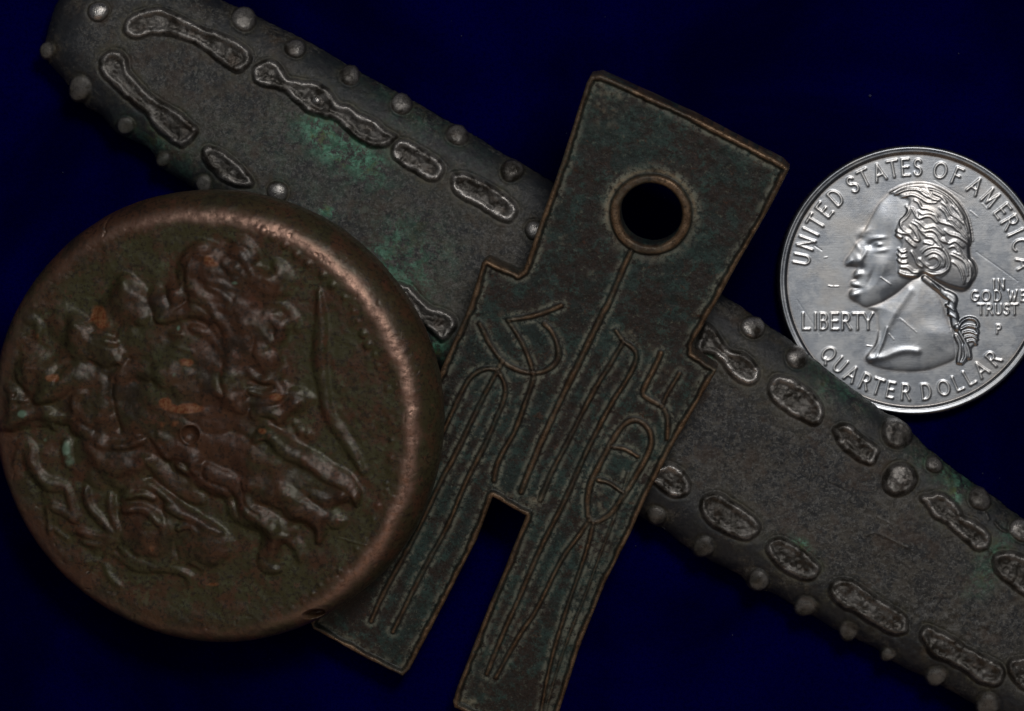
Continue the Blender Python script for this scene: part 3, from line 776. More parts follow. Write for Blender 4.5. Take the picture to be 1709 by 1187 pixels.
        bri[w] = np.maximum(bri[w], br * sstep(1.0, .75, q) * (sstep(-0.5, 0.3, fn2[w] + .5 * fn[w]) if br < .9 else 1))  # stud highlights are put into the colour too
    # small bright bead inside the second lump
    kb = F.new('bright_spot'); F.sub[kb] = 4
    c = fr.T([(528, 168)])[0]; w = F.win([c], 9); rr = np.hypot(F.U[w] - c[0], F.V[w] - c[1])
    lump_lay[w] += 4.0 * np.sqrt(np.clip(1 - (rr / 6.5) ** 2, 0, 1)); bri[w] = np.maximum(bri[w], 1.3 * sstep(6.5, 5, rr)); F.label[w][rr < 6.5] = kb
    # thin sprues and scratches
    for L, hw_, h_ in [(Z7([(1345, 790), (1370, 815), (1388, 860)]), 2.2, 3), (Z7([(1430, 880), (1470, 925), (1530, 945)]), 3, 4), (Z7([(1375, 1050), (1420, 1090)]), 2, 3), (Z5([(1340, 490), (1400, 475), (1500, 520), (1580, 560)]), 2.5, 1.4),
                       (Z5([(1400, 380), (1490, 425)]), 1.6, 1.2), (Z5([(1130, 190), (1230, 240)]), 1.6, -1.2), (Z2([(900, 520), (960, 600)]), 2, .8)]:
        P, hw = F.line(L, hw_, 4); w, dd, ww = F.stroke(P, hw)
        lump_lay[w] = lump_lay[w] + h_ * np.clip(1 - (dd / ww) ** 2, 0, 1)
        red[w] = np.maximum(red[w], .6 * np.clip(1 - (dd / ww) ** 2, 0, 1))
    Hbase = edge_h + 1.6 * fbm(F.U, F.V, 90, 41, 2) + 0.55 * fn + 0.35 * fn3 - groove
    # rough crust near the lower right lumps
    cc = fr.T([(1540, 1050)])[0]
    cr = np.exp(-(((F.U - cc[0]) / 130) ** 2 + ((F.V - cc[1]) / 60) ** 2))
    Hbase += cr * 3.0 * np.clip(fbm(F.U, F.V, 10, 71, 3), -.6, 1)
    # dark rough crust at the lower left border
    H = np.maximum(Hbase + lump_lay, bossH)
    F.H = np.maximum(blur(H, 0.6), 8)
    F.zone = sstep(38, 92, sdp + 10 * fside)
    green = np.zeros(F.shape)
    for (x, y, rx, ry, a_) in [(560, 235, 62, 30, 1.2), (600, 262, 52, 26, .8), (545, 352, 9, 7, 4.), (690, 440, 55, 60, .55), (660, 520, 40, 30, .5), (1400, 640, 50, 30, .5), (640, 420, 30, 60, .4), (1215, 862, 16, 10, 1.0), (1325, 925, 36, 14, .55), (1500, 785, 9, 7, 2.),
                               (1595, 830, 10, 30, 1.1), (720, 575, 30, 25, .9), (1340, 908, 20, 8, 1.), (1655, 940, 20, 50, .6), (700, 200, 140, 30, .15), (260, 250, 60, 40, .3), (1190, 590, 12, 8, .8), (1580, 790, 60, 20, .5), (500, 300, 200, 80, .10)]:
        c = fr.T([(x, y)])[0]
        a = math.radians(-33); u = (F.U - c[0]) * math.cos(a) + (F.V - c[1]) * math.sin(a); v = -(F.U - c[0]) * math.sin(a) + (F.V - c[1]) * math.cos(a)
        green += a_ * np.exp(-(u / rx) ** 2 - (v / ry) ** 2)
    green = np.clip(green * (0.9 + .9 * fn2), 0, 1)
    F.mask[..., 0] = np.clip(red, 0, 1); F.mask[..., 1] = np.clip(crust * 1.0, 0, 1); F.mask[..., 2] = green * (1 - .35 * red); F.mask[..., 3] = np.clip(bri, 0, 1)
    t = thing('studded_metal_bar', fr, 'long dark grey metal bar with rows of raised studs, lying under the bronze coins', 'metal bar')
    F.names[0] = 'body'
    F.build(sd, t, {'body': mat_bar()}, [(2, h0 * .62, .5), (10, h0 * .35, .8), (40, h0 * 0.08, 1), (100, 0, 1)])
build_bar()

# ------------------------------------------------------------------ the spade-shaped coin
def build_spade():
    # the foot stands on the cloth, the shaft leans on the bar
    ax = math.degrees(math.atan2(1160 - 200, 1158 - 740))      # image direction of the shaft, foot to head
    th = 0.31 / S
    fr = Frame(760, 1190, 0.015, ax + 180, 13.0, th)
    outer = [(1003, 124), (1160, 196), (1306, 272), (1317, 283), (1286, 345), (1233, 437), (1202, 494), (1156, 574), (1155, 590), (1196, 618), (1184, 640), (1120, 750), (1075, 839), (1048, 900), (1009, 976), (965, 1088), (934, 1187), (916, 1255), (905, 1262),
             (830, 1212), (758, 1182), (755, 1172), (762, 1150), (806, 1036), (842, 950), (868, 885), (877, 862), (822, 830), (795, 903), (742, 1006), (684, 1118), (672, 1130), (600, 1094), (522, 1050), (518, 1040), (600, 880), (680, 720), (730, 630), (783, 510), (804, 440), (812, 434),
             (864, 458), (873, 452), (905, 360), (935, 277), (978, 140), (985, 127)]
    P = fr.T(outer)
    # gently rounded corners by inserting midpoints
    F = Field(fr, P, 1.45, math.radians(ax - 90))
    F.sub = {}
    _, sdo = F.poly(P)
    sdo = sdo + 0.6 * fbm(F.U, F.V, 22, 3, 3)
    c = fr.T([(1086, 359)])[0]
    rc = np.hypot(F.U - c[0], F.V - c[1]) + 1.0 * fbm(F.U, F.V, 30, 9, 2)
    rin, rout = 50.0, 66.0
    sd = np.minimum(sdo, rc - rin)
    fn = fbm(F.U, F.V, 10, 21, 4); fn2 = fbm(F.U, F.V, 30, 31, 3)
    H = fr.h0 - 6.0 + 0.9 * fn2 + 0.45 * fn
    worn = np.zeros(F.shape); dep = np.zeros(F.shape); tan = np.zeros(F.shape); clean = np.ones(F.shape)
    # border rim
    bw = 8.0 + 2.6 * fn2 + 1.4 * fn
    rim = 6.5 * sstep(bw + 3.5, bw - 2.5, sdo)
    rk = F.new('border_rim'); F.label[(sdo < bw)] = rk
    worn = np.maximum(worn, sstep(bw + 1.0, bw - 2.5, sdo) * sstep(0.0, 3.0, sdo + 2))
    ex = np.clip(sdo - bw, 0, None)
    dep = np.maximum(dep, 0.75 * np.exp(-((ex - 5) / 5.5) ** 2) * (sdo > bw))
    clean = np.minimum(clean, 1 - 0.8 * np.exp(-((sdo - bw - 1.5) / 2.2) ** 2))
    # ring round the hole
    kr = F.new('hole_ring'); F.label[rc < rout] = kr
    q = (rc - (rin + rout) / 2) / ((rout - rin) / 2)
    ring = 7.0 * np.sqrt(np.clip(1 - np.abs(q) ** 3, 0, 1))
    worn = np.maximum(worn, sstep(1.05, .7, np.abs(q)))
    e = rc - rout
    up = sstep(-0.6, 0.6, (F.V - c[1]) / 60)
    dep = np.maximum(dep, (0.55 + .45 * up) * np.exp(-((e - 7) / 9) ** 2) * (e > 0)); tan = np.maximum(tan, 0.85 * np.exp(-((e - 5) / 3.6) ** 2) * (0.3 + .7 * up) * sstep(-.4, .4, fn2 + .3))
    clean = np.minimum(clean, 1 - 0.8 * np.exp(-((e - 1) / 2.0) ** 2))
    lay = np.maximum(rim, ring)
    B = lambda p: Z(730, 400, 3.392, p); Cc = lambda p: Z(680, 550, 3.392, p); Dd = lambda p: Z(500, 800, 3.392, p); Ee = lambda p: Z(700, 837, 3.392, p)
    lines = [
        (B([(1095, 70), (1040, 190), (965, 370), (930, 430), (830, 640), (740, 820), (600, 1120)]) + Cc([(560, 1090 - 0)])[:0] + [(889, 772), (869, 822)], 4.6),
        ([(1040, 572), (1014, 616), (986, 662), (947, 739), (922, 786), (901, 836)], 3.6),
        ([(1028, 553), (1040, 570), (1056, 582), (1062, 596), (1056, 616), (1040, 644), (1019, 677), (978, 756), (942, 837), (903, 914), (865, 1002), (841, 1055), (812, 1126)], 3.7),
        (B([(240, 480), (300, 600), (370, 690), (450, 740), (530, 757), (610, 745), (675, 690), (683, 620), (650, 530), (605, 480)]), 4.2),
        (B([(400, 458), (520, 440), (620, 410), (700, 375)]), 3.8),
        ([(848, 536), (863, 559), (877, 586), (888, 618), (889, 636), (877, 671), (860, 718), (845, 745), (830, 774), (824, 803)], 3.8),
        ([(839, 602), (818, 642), (798, 680), (760, 759), (736, 803), (695, 889), (641, 989), (619, 1038)], 3.5),
        ([(832, 622), (842, 643), (841, 668), (827, 701), (808, 745), (777, 806), (745, 882), (706, 953), (665, 1036), (655, 1056)], 3.5),
        ([(829, 618), (810, 617), (789, 627), (774, 648), (756, 686), (733, 733), (700, 800), (668, 868)], 3.6),
        ([(1103, 590), (1092, 615), (1078, 642), (1073, 658), (1084, 668), (1104, 679), (1113, 695), (1114, 718), (1113, 733)], 4.2),
        ([(1104, 679), (1113, 659), (1134, 624)], 3.0),
        ([(981, 862), (980, 838), (984, 812), (996, 785), (1019, 742), (1038, 713), (1057, 702), (1075, 709), (1086, 727), (1084, 752), (1066, 787), (1043, 824), (1019, 858), (992, 873), (981, 862)], 4.3),
        ([(1022, 747), (1043, 751), (1064, 763)], 3.4), ([(998, 802), (1016, 807), (1039, 822)], 3.4),
        ([(983, 870), (962, 900), (936, 937), (894, 1020), (865, 1064), (827, 1132)], 3.4),
        ([(990, 874), (980, 915), (965, 961), (942, 1028), (918, 1111), (903, 1187), (898, 1215)], 3.0),
        ([(1048, 790), (1030, 850), (1002, 925), (978, 990), (950, 1060), (928, 1125), (908, 1195)], 1.8),
    ]
    fvar = fbm(F.U, F.V, 48, 64, 4)
    for L, hw_ in lines:
        k = F.new('raised_line')
        Pl, hw = F.line(L, hw_, 5)
        hw = hw * 0.93
        w, dd, ww = F.stroke(Pl, hw, 5)
        dd = dd + 1.0 * fn[w]
        ww = ww * (1 + 0.16 * fn2[w])
        t_ = dd / ww
        low = 0.55 if hw_ < 2 else 1.0
        va = .55 + .45 * sstep(-.5, .25, fvar[w])
        v = 5.4 * low * sstep(1.3, 0.3, t_) * va
        lay[w] = np.maximum(lay[w], v)
        F.label[w][(t_ < 1.0) & (F.label[w] != rk)] = k
        worn[w] = np.maximum(worn[w], sstep(1.05, .55, t_) * (0.98 if low == 1 else .3) * va)
        o_ = dd - ww
        dep[w] = np.maximum(dep[w], 0.8 * np.exp(-((o_ - 4.6) / 3.8) ** 2))
        clean[w] = np.minimum(clean[w], 1 - 0.75 * np.exp(-((o_ - 0.9) / 1.6) ** 2) * low)
    lay_b = blur(lay, 0.55)
    # shallow furrow beside each line
    gro = blur(np.clip(lay, 0, 6), 3.5) - lay_b
    H = H + lay_b - 0.35 * np.clip(gro, 0, 3)
    # edges rounded
    rho = 5.0
    d = np.clip(sd, 0, None); e_ = np.clip(rho - d, 0, rho)
    H = H - (rho - np.sqrt(np.maximum(rho ** 2 - e_ ** 2, 0)))
    # pale crust accents
    for (x, y, rx, ry, a_) in [(1010, 170, 24, 40, .6), (1100, 600, 20, 30, .3), (898, 838, 16, 10, 1.3), (1000, 845, 12, 30, .6), (1030, 160, 14, 8, 1.), (1040, 430, 8, 18, 1.), (890, 632, 9, 9, .8), (667, 1108, 8, 12, 1.), (775, 1172, 22, 6, 1.3), (1052, 560, 14, 9, .9), (808, 1140, 8, 30, .5),
                               (938, 395, 6, 6, 1.), (937, 410, 5, 5, .9), (1290, 268, 30, 8, .7), (840, 530, 8, 8, .7), (990, 460, 7, 6, 1.)]:
        cq = fr.T([(x, y)])[0]
        g_ = a_ * np.exp(-((F.U - cq[0]) / rx) ** 2 - ((F.V - cq[1]) / ry) ** 2)
        g_ = g_ * sstep(-.35, .35, fn + .5 * fn2); dep = np.maximum(dep, g_); tan = np.maximum(tan, g_ * .45 * sstep(-.3, .3, fn))
    F.H = H
    F.mask[..., 0] = worn; F.mask[..., 1] = np.clip(dep * (0.8 + .5 * fn2), 0, 1); F.mask[..., 2] = np.clip(tan * .8, 0, 1); F.mask[..., 3] = np.clip(clean, 0, 1)
    F.mask[..., 0] = F.mask[..., 0] * sstep(-1.5, 1.5, sd + .5) * (.35 + .65 * sstep(-.45, .25, fbm(F.U, F.V, 55, 44, 4)))
    t = thing('spade_coin', fr, 'dark green two-legged spade-shaped coin with a ringed round hole and thin raised characters', 'coin')
    F.build(sd, t, {'body': mat_spade()}, [(-.3, fr.h0 * .8, 1), (0, fr.h0 * .4, 1), (.5, 4, 1), (5, 0, 1), (6.5, 0, 1)])
    # close the back with a bottom sheet
build_spade()

# ------------------------------------------------------------------ the thick round bronze coin
def build_bronze():
    th = 0.64 / S
    tilt, tdir = 15.5, 217.0
    R0 = 371.0
    # lowest point of the base on the cloth: placed under the lower left edge
    fr = Frame(365, 690, 0.0, tdir, tilt, th)
    # lift so that the lower-left bottom edge touches the cloth
    fr.O = np.array(fr.O); 
    zc = (R0 - 20) * S * math.sin(math.radians(tilt)) + 0.03
    cx, cy = 352, 702
    fr = Frame(cx, cy, zc, tdir, tilt, th)
    ctr = fr.T([(348, 704)])[0]
    F = Field(fr, [ctr - R0 - 2, ctr + R0 + 2], 1.6)
    F.sub = {}
    U, V = F.U - ctr[0], F.V - ctr[1]
    r = np.hypot(U, V); a = np.arctan2(V, U)
    Rv = R0 * (1 + 0.004 * np.sin(2 * a + 1) + 0.003 * np.sin(3 * a + .4) + 0.0015 * np.sin(7 * a))
    sd = Rv - r
    d = np.clip(sd, 0, None)
    fn = fbm(U, V, 12, 21, 4); fn2 = fbm(U, V, 60, 31, 3); fn3 = fbm(U, V, 26, 51, 3)
    rho = 36.0 + 15.0 * np.cos(a - math.radians(37))
    e_ = np.clip(rho - d, 0, rho) / rho
    H = fr.h0 - rho * (1 - np.power(np.maximum(1 - e_ ** 2.15, 0), 1 / 2.0)) * 0.92
    H = H - 2.0 * sstep(40, 80, d) + 0.8 * np.exp(-((d - 34) / 12) ** 2) + 1.2 * fbm(U, V, 34, 88, 3) * sstep(90, 40, d) + 4.8 * (1 - (r / R0) ** 2) - 3.5 * sstep(30, 0, d)
    lay = np.zeros(F.shape)
    kx = F.new('rim'); F.label[d < 48 + 4 * fn3] = kx
    krel = F.new('relief_figure')
    A = lambda p: Z(0, 300, 4.24, p)
    def body(pix, hw_, h_, pw=0.75, n=5, taper=.6, lab=True):
        P, hw = F.line(pix, [x * .74 + 1.6 for x in (hw_ if isinstance(hw_, list) else [hw_] * len(pix))], n, True, taper)
        w, dd, ww = F.stroke(P, hw, 2)
        dd = dd + 1.2 * fn[w] + 1.2 * fn3[w]
        v = h_ * np.power(np.clip(1 - (dd / ww) ** 2, 0, 1), pw)
        v *= (0.78 + .25 * fn3[w] + .25 * fn2[w])
        lay[w] = (lay[w] ** 5 + np.clip(v, 0, None) ** 5) ** .2
        if lab: F.label[w][v > 0.8] = krel
    def blob(x, y, rx, ry, h_, rot=0, pw=.6):
        c = fr.T([(x, y)])[0]; w = F.win([c], max(rx, ry) + 4); q = math.radians(rot)
        du, dv = F.U[w] - c[0], F.V[w] - c[1]
        x_ = (du * math.cos(q) + dv * math.sin(q)) / rx; y_ = (-du * math.sin(q) + dv * math.cos(q)) / ry
        v = h_ * np.power(np.clip(1 - x_ ** 2 - y_ ** 2 + .12 * fn3[w], 0, 1), pw)
        lay[w] = (lay[w] ** 4 + np.clip(v, 0, None) ** 4) ** .25; F.label[w][v > .8] = krel
    # broad masses
    blob(300, 690, 130, 75, 11, -12, 1.0); blob(160, 675, 60, 52, 11, 0, 1.0); blob(400, 560, 50, 85, 10, 8, 1.0); blob(175, 770, 75, 45, 10, -15, 1.0); blob(350, 460, 52, 50, 9, 0, 1.0)
    blob(250, 885, 48, 46, 9, 0, 1.0); blob(345, 905, 46, 44, 8, 0, 1.0); blob(330, 600, 85, 60, 8, 0, 1.0); blob(215, 500, 32, 46, 10, 15, 1.0); blob(165, 590, 60, 32, 10, -22, 1.0); blob(60, 620, 36, 46, 8, 0, 1.0)
    blob(420, 760, 120, 42, 9, -30, 1.0); blob(110, 540, 30, 36, 7, 0, 1.0); blob(420, 480, 50, 40, 8, -20, 1.0)
    S_ = [
        ([(304, 479), (303, 446), (314, 423), (337, 407), (361, 413)], 9, 10), ([(316, 465), (318, 441), (330, 427), (354, 427)], 8, 13), ([(332, 449), (348, 447), (366, 452)], 24, 15),
        ([(340, 463), (365, 467), (387, 479)], 10, 15), ([(321, 479), (354, 499), (389, 492)], 16, 15), ([(207, 465), (222, 490), (240, 530)], [16, 30, 26], 16), ([(232, 478), (240, 500)], 7, 9),
        ([(262, 489), (268, 503), (278, 520)], 20, 14), ([(290, 480), (298, 492), (302, 505)], 18, 14), ([(270, 530), (307, 517), (342, 517), (372, 537)], 18, 15), ([(322, 498), (345, 505), (380, 512), (392, 520)], 10, 14),
        ([(120, 530), (130, 545), (141, 572)], [14, 30, 30], 15), ([(141, 574), (175, 580), (207, 601)], [30, 32, 14], 17), ([(143, 560), (180, 566), (198, 572)], 8, 16), ([(150, 568), (185, 582)], 5, 18),
        ([(43, 531), (60, 536), (66, 548), (64, 562)], 9, 9), ([(40, 590), (58, 596)], 7, 12), ([(40, 600), (66, 600)], 7, 13), ([(44, 612), (78, 612)], 8, 13), ([(31, 616), (36, 635), (54, 650)], 7, 10),
        ([(60, 600), (80, 620), (80, 645)], 26, 13), ([(66, 665), (106, 640), (141, 628), (168, 646), (176, 672), (168, 700)], [20, 30, 34, 30, 26, 16], 19), ([(128, 680), (130, 660), (150, 652)], 10, 20),
        ([(12, 647), (30, 652), (36, 664)], 9, 10), ([(19, 664), (45, 668)], 8, 10), ([(5, 712), (47, 696), (80, 694), (92, 702)], [14, 26, 24, 10], 14), ([(184, 638), (188, 660)], 7, 11), ([(84, 700), (92, 714)], 8, 12),
        ([(36, 742), (50, 748), (54, 776), (78, 805), (111, 812)], 16, 12), ([(33, 748), (24, 776)], 10, 8), ([(100, 698), (124, 700)], 22, 14), ([(112, 740), (116, 770)], 22, 12), ([(128, 715), (150, 711), (172, 738)], [16, 34, 16], 18),
        ([(141, 739), (165, 776), (212, 786), (250, 770)], [26, 48, 48, 20], 15), ([(165, 740), (212, 742), (250, 728)], 9, 17), ([(198, 658), (203, 630), (224, 617), (255, 622)], 22, 17), ([(262, 612), (254, 632)], 5, 17),
        ([(268, 618), (307, 632), (354, 660), (405, 680)], [30, 48, 52, 26], 19), ([(350, 658), (385, 662), (410, 684)], [20, 26, 10], 22), ([(256, 722), (272, 745), (284, 762)], 11, 17), ([(268, 720), (292, 744), (325, 760), (331, 786), (338, 812)], [10, 24, 22, 14, 8], 18),
        ([(250, 765), (278, 790), (310, 815), (340, 835)], [14, 26, 26, 12], 17), ([(300, 775), (318, 790), (322, 805)], 10, 14), ([(325, 798), (360, 805), (402, 825)], [16, 30, 16], 17), ([(346, 775), (390, 800), (440, 812)], [10, 18, 8], 13),
        ([(205, 832), (225, 810), (250, 805), (276, 820), (300, 845)], 12, 13), ([(210, 850), (236, 847), (259, 858), (272, 873)], 11, 17), ([(212, 828), (240, 822), (262, 830)], 8, 13), ([(283, 843), (307, 854), (337, 868), (370, 886)], 13, 15),
        ([(113, 812), (120, 835), (130, 868)], 8, 11), ([(146, 812), (150, 842), (177, 875), (196, 892)], 9, 12), ([(186, 824), (187, 850), (198, 885)], 8, 11), ([(87, 845), (112, 855), (128, 870)], 9, 10), ([(92, 883), (114, 900)], 7, 8), ([(80, 847), (84, 890)], 8, 7),
        ([(132, 885), (160, 894), (192, 896)], 9, 10), ([(139, 905), (165, 908), (196, 898)], 7, 9), ([(139, 939), (172, 938), (182, 960), (200, 978)], 6, 6), ([(176, 936), (186, 915), (196, 900)], 6, 7), ([(200, 914), (222, 935), (258, 948)], 8, 10), ([(192, 925), (230, 948), (283, 950), (314, 960), (318, 980)], 8, 8),
        ([(260, 860), (280, 880), (270, 910), (255, 920)], [10, 16, 20, 10], 13), ([(232, 880), (245, 890)], 8, 14), ([(300, 880), (320, 875), (330, 890)], 8, 11), ([(330, 920), (355, 924), (372, 912)], 7, 10), ([(320, 938), (340, 950)], 6, 8),
        ([(395, 590), (388, 615), (392, 652), (408, 660)], [16, 28, 30, 14], 17), ([(420, 616), (436, 632), (466, 630)], 8, 14), ([(435, 600), (455, 606), (462, 620)], 26, 13), ([(415, 668), (430, 670), (452, 668), (474, 655), (463, 633)], 8, 12),
        ([(487, 653), (508, 656), (524, 668)], 9, 10), ([(418, 650), (445, 657), (470, 645)], 7, 12), ([(425, 690), (450, 684), (472, 690)], 14, 12), ([(470, 700), (482, 680), (500, 668)], 12, 8),
        ([(533, 485), (536, 540), (534, 600), (541, 648), (549, 690), (572, 728), (592, 760), (607, 790)], [6, 14, 16, 12, 12, 12, 12, 6], 12), ([(426, 735), (445, 722), (465, 728), (482, 750), (527, 770), (550, 788), (575, 800), (595, 822), (596, 842)], [10, 16, 18, 20, 20, 20, 18, 12, 6], 17),
        ([(493, 706), (494, 707)], 12, 8), ([(501, 719), (502, 720)], 13, 9), ([(515, 724), (516, 726)], 14, 8), ([(350, 788), (380, 802), (400, 826), (404, 850), (422, 862), (449, 873), (454, 900), (444, 930), (448, 948), (466, 952)], [20, 30, 34, 30, 28, 26, 22, 18, 16, 8], 16),
        ([(410, 812), (440, 812), (487, 832), (495, 850), (520, 858), (537, 878), (532, 903)], [24, 34, 30, 24, 20, 16, 8], 17), ([(524, 824), (555, 836), (574, 825)], 12, 11), ([(510, 836), (539, 861), (557, 874), (574, 870)], 12, 11), ([(468, 892), (496, 912), (502, 936)], [12, 14, 7], 9),
        ([(388, 401), (407, 401), (421, 413), (427, 430)], 10, 9), ([(390, 422), (407, 425), (418, 442)], 13, 13), ([(380, 440), (396, 448)], 30, 14), ([(418, 451), (440, 460), (463, 476)], 11, 12), ([(461, 440), (477, 455), (482, 472), (476, 488)], 14, 9),
        ([(397, 465), (428, 467), (456, 487)], 20, 14), ([(350, 473), (374, 485), (390, 498)], 11, 15), ([(444, 528), (451, 517), (470, 510), (491, 526), (497, 550)], 9, 8), ([(446, 505), (466, 506)], 7, 8), ([(402, 490), (412, 540), (424, 590)], [40, 56, 40], 14),
        ([(350, 503), (362, 516), (389, 556)], 12, 15), ([(290, 555), (310, 556)], 6, 12), ([(296, 575), (330, 585)], 7, 11), ([(310, 602), (340, 612)], 8, 12), ([(324, 545), (350, 556), (370, 580)], 10, 13), ([(440, 545), (455, 570)], 12, 10), ([(455, 530), (470, 545), (470, 565)], 10, 9),
    ]
    for P_, w_, h_ in S_: body(P_, w_, h_)
    # punched dent
    kd = F.new('punch_dent')
    beads = [(440, 385), (456, 395), (475, 410), (495, 425), (514, 440), (539, 460), (555, 476), (606, 557), (614, 576), (626, 592), (631, 611), (647, 649), (652, 698), (653, 736), (652, 765), (652, 786), (644, 807), (645, 811 + 8), (637, 828), (631, 845), (624, 868),
             (609, 901), (595, 916), (567, 953), (546, 969), (534, 977), (522, 991), (555, 986), (572, 973), (506, 1005), (488, 1015), (430, 380), (575, 497), (590, 520), (598, 538)]
    massA = [(207, 458), (232, 475), (262, 484), (290, 472), (303, 468), (304, 430), (330, 404), (370, 405), (400, 397), (425, 413), (440, 445), (475, 448), (482, 490), (470, 513), (496, 530), (487, 560), (474, 590), (474, 628), (500, 650), (525, 668), (512, 690),
             (484, 712), (530, 762), (562, 788), (600, 824), (592, 846), (562, 842), (577, 872), (547, 874), (538, 902), (515, 882), (497, 877), (505, 935), (480, 910), (470, 952), (440, 946), (448, 902), (420, 875), (400, 852), (392, 832), (360, 832), (330, 802), (300, 792),
             (270, 772), (240, 792), (200, 797), (160, 782), (135, 742), (122, 705), (92, 702), (60, 706), (8, 722), (8, 650), (38, 650), (28, 620), (40, 592), (80, 598), (106, 560), (118, 526), (150, 530), (170, 500)]
    massB = [(200, 832), (250, 798), (290, 812), (330, 848), (385, 885), (394, 922), (362, 952), (312, 948), (260, 954), (206, 922), (190, 890)]
    massC = [(70, 740), (110, 750), (160, 790), (205, 830), (200, 890), (180, 935), (130, 905), (85, 880), (55, 790), (30, 750)]
    mass = np.zeros(F.shape)
    for mp, mh in ((massA, 8.5), (massB, 7.0), (massC, 4.0)):
        w, sm = F.poly(smooth_poly(fr.T(mp), 3), 12)
        sm = sm + 2.5 * fn3[w] + 1.5 * fn[w]
        vm = mh * sstep(-2, 18, sm) * (1 + .3 * fn2[w] + .15 * fn3[w])
        mass[w] = np.maximum(mass[w], vm)
        F.label[w][(sm > 3) & (F.label[w] == 0)] = krel
    lay = mass * 1.1 + lay * 0.78
    for cp, cw, chh in [([(262, 612), (256, 628), (262, 640)], 2, 3), ([(196, 632), (190, 655), (196, 690), (205, 720)], 5, 5), ([(236, 720), (262, 740), (290, 785)], 4, 4), ([(150, 600), (180, 614), (204, 608)], 5, 4), ([(128, 700), (145, 706), (165, 718)], 4, 4), ([(378, 600), (372, 630), (380, 655)], 4, 4),
                        ([(290, 520), (320, 500), (352, 520), (376, 560)], 3, 3), ([(310, 690), (350, 720), (400, 720), (430, 740)], 5, 3), ([(330, 775), (350, 800), (385, 815), (400, 860)], 4, 5), ([(405, 800), (412, 840), (440, 860)], 3, 5), ([(470, 650), (440, 640), (420, 632)], 2.5, 4), ([(420, 690), (455, 700), (480, 730)], 3, 3),
                        ([(205, 540), (195, 560), (205, 590), (240, 605)], 5, 4), ([(430, 560), (425, 590), (434, 604)], 3, 3), ([(60, 660), (90, 650), (110, 610)], 3, 4), ([(270, 845), (280, 870), (290, 900), (300, 935)], 4, 4), ([(250, 795), (300, 830), (340, 860), (390, 890)], 4, 5), ([(340, 470), (370, 480), (395, 500)], 2.5, 3)]:
        P, hw = F.line(cp, cw, 5, True, .4); w, dd, ww = F.stroke(P, hw, 3)
        lay[w] = lay[w] - chh * np.exp(-(dd / ww) ** 2 * 1.5) * (lay[w] > 2)
    lay = np.clip(lay, 0, None) * 1.1
    soft = .62 * blur(lay, 1.2) + .38 * blur(lay, 3.2)
    fine_l = np.zeros(F.shape)
    for n_, (x, y) in enumerate(beads):
        k = F.new('bead'); c = fr.T([(x, y)])[0]; rb = 7.5 if n_ < 9 else 4.2 + 1.6 * RNG.rand()
        w = F.win([c], 14); rr = np.hypot(F.U[w] - c[0], F.V[w] - c[1]) + .8 * fn[w]
        v = (4.2 if n_ < 9 else 1.0 + 1.8 * RNG.rand()) * np.sqrt(np.clip(1 - (rr / rb) ** 2, 0, 1))
        fine_l[w] = np.maximum(fine_l[w], v); F.label[w][rr < rb] = k
    gap = blur(lay, 5.0) - soft
    H = H + soft * 0.92 + blur(fine_l, .8) - 0.30 * np.clip(gap, 0, 6) + 0.8 * fn + 1.3 * fn3 + 1.5 * fn2
    c = fr.T([(323, 722)])[0]; rr = np.hypot(F.U - c[0], F.V - c[1])
    H = H - 11 * np.clip(1 - (rr / 15) ** 2, 0, 1) ** .8 + 2.2 * np.exp(-((rr - 16.5) / 3) ** 2); F.label[rr < 15] = kd
    # casting hole at the rim and a crack at the upper left
    kn = F.new('edge_pit')
    c = fr.T([(521, 1027)])[0]; q = math.radians(12)
    du, dv = F.U - c[0], F.V - c[1]; x_ = (du * math.cos(q) + dv * math.sin(q)) / 17; y_ = (-du * math.sin(q) + dv * math.cos(q)) / 7.5
    m_ = np.clip(1 - x_ ** 2 - y_ ** 2, 0, 1); H = H - 26 * m_ ** .5; F.label[m_ > 0] = kn
    P, hw = F.line([(174, 390), (172, 378), (178, 362), (190, 350)], 1.8, 4); w, dd, ww = F.stroke(P, hw); H[w] = H[w] - 4 * np.clip(1 - (dd / ww) ** 2, 0, 1)
    P, hw = F.line([(565, 898), (590, 905), (612, 910)], 1.2, 4); w, dd, ww = F.stroke(P, hw); H[w] = H[w] + 2 * np.clip(1 - (dd / ww) ** 2, 0, 1)
    rr_ = np.random.RandomState(12)
    for _ in range(46):
        aa = rr_.rand() * 2 * math.pi; ra = R0 - 8 - 40 * rr_.rand(); cx_, cy_ = ctr[0] + ra * math.cos(aa), ctr[1] + ra * math.sin(aa)
        ln = 3 + 9 * rr_.rand(); ta = aa + 1.57 + rr_.randn() * .7
        P = np.array([(cx_, cy_), (cx_ + ln * math.cos(ta), cy_ + ln * math.sin(ta))]); w, dd, ww = F.stroke(P, [1.6 + 1.6 * rr_.rand(), 1.3], 2)
        H[w] = H[w] - (.8 + 1.6 * rr_.rand()) * np.clip(1 - (dd / ww) ** 2, 0, 1)
    H = H + .7 * fbm(U, V, 7, 171, 3) * sstep(60, 40, d)
    F.H = np.maximum(blur(H, .5), 20)
    # colour masks
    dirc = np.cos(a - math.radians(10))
    rim_glint = np.exp(-((d - rho * .72 - 5 * fn3) / 9.0) ** 2) * (0.12 + .88 * sstep(-.35, .75, np.cos(a - math.radians(25))))  # copper rim with a painted highlight, strongest towards the upper right
    orange = np.zeros(F.shape)
    rn = fbm(U, V, 14, 111, 4)
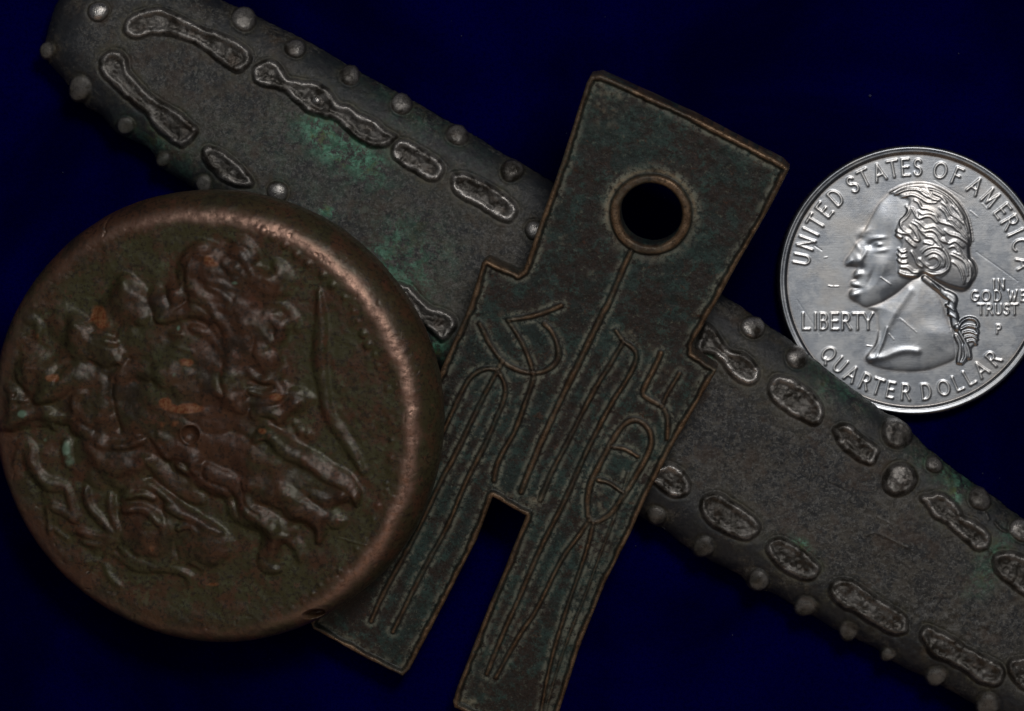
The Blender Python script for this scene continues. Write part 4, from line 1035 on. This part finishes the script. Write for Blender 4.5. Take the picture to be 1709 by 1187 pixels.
    for (x, y, rx, ry, a_) in [(316, 678, 30, 8, 1.5), (282, 668, 10, 9, 1.2), (290, 705, 26, 10, .6), (168, 535, 22, 26, 1.0), (355, 432, 26, 12, .8), (396, 452, 30, 14, .5), (95, 628, 14, 8, .9), (64, 560, 5, 8, 1.), (316, 602, 16, 10, .8), (265, 915, 18, 16, .8), (465, 660, 16, 9, .7), (445, 716, 12, 6, .8), (355, 975, 14, 6, .9), (380, 550, 20, 20, .4), (395, 870, 20, 12, .3)]:
        c = fr.T([(x, y)])[0]
        orange += a_ * np.exp(-((F.U - c[0]) / rx) ** 2 - ((F.V - c[1]) / ry) ** 2)
    orange = sstep(.32, .62, orange * (0.75 + .75 * rn)) * .85
    verd = np.zeros(F.shape)
    for (x, y, rx, ry, a_) in [(42, 687, 9, 8, 1.2), (113, 750, 9, 20, 1.1), (120, 770, 10, 8, .9), (299, 620, 5, 8, .8), (396, 470, 8, 4, .7), (76, 735, 5, 5, .8), (196, 897, 12, 8, .5), (302, 545, 4, 6, .8), (250, 883, 12, 6, .6), (620, 716, 14, 30, .45), (470, 960, 40, 14, .35), (460, 705, 20, 9, .3)]:
        c = fr.T([(x, y)])[0]
        verd += a_ * np.exp(-((F.U - c[0]) / rx) ** 2 - ((F.V - c[1]) / ry) ** 2)
    verd = sstep(.3, .8, verd * (0.8 + .8 * rn)) * .8
    F.mask[..., 0] = rim_glint; F.mask[..., 1] = np.clip(np.maximum(sstep(13, 3, soft), .75 * sstep(-.1, .45, fn2 + .5 * fn3)) * sstep(25, 60, d) + .55 * sstep(40, 20, d) * sstep(-.2, .6, dirc), 0, 1)
    F.mask[..., 2] = orange; F.mask[..., 3] = verd
    t = thing('round_bronze_coin', fr, 'thick round brown bronze coin with worn relief figures, propped on the studded bar', 'coin')
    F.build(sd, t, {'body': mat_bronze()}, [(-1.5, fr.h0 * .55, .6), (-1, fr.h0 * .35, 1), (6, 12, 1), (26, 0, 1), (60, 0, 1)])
build_bronze()
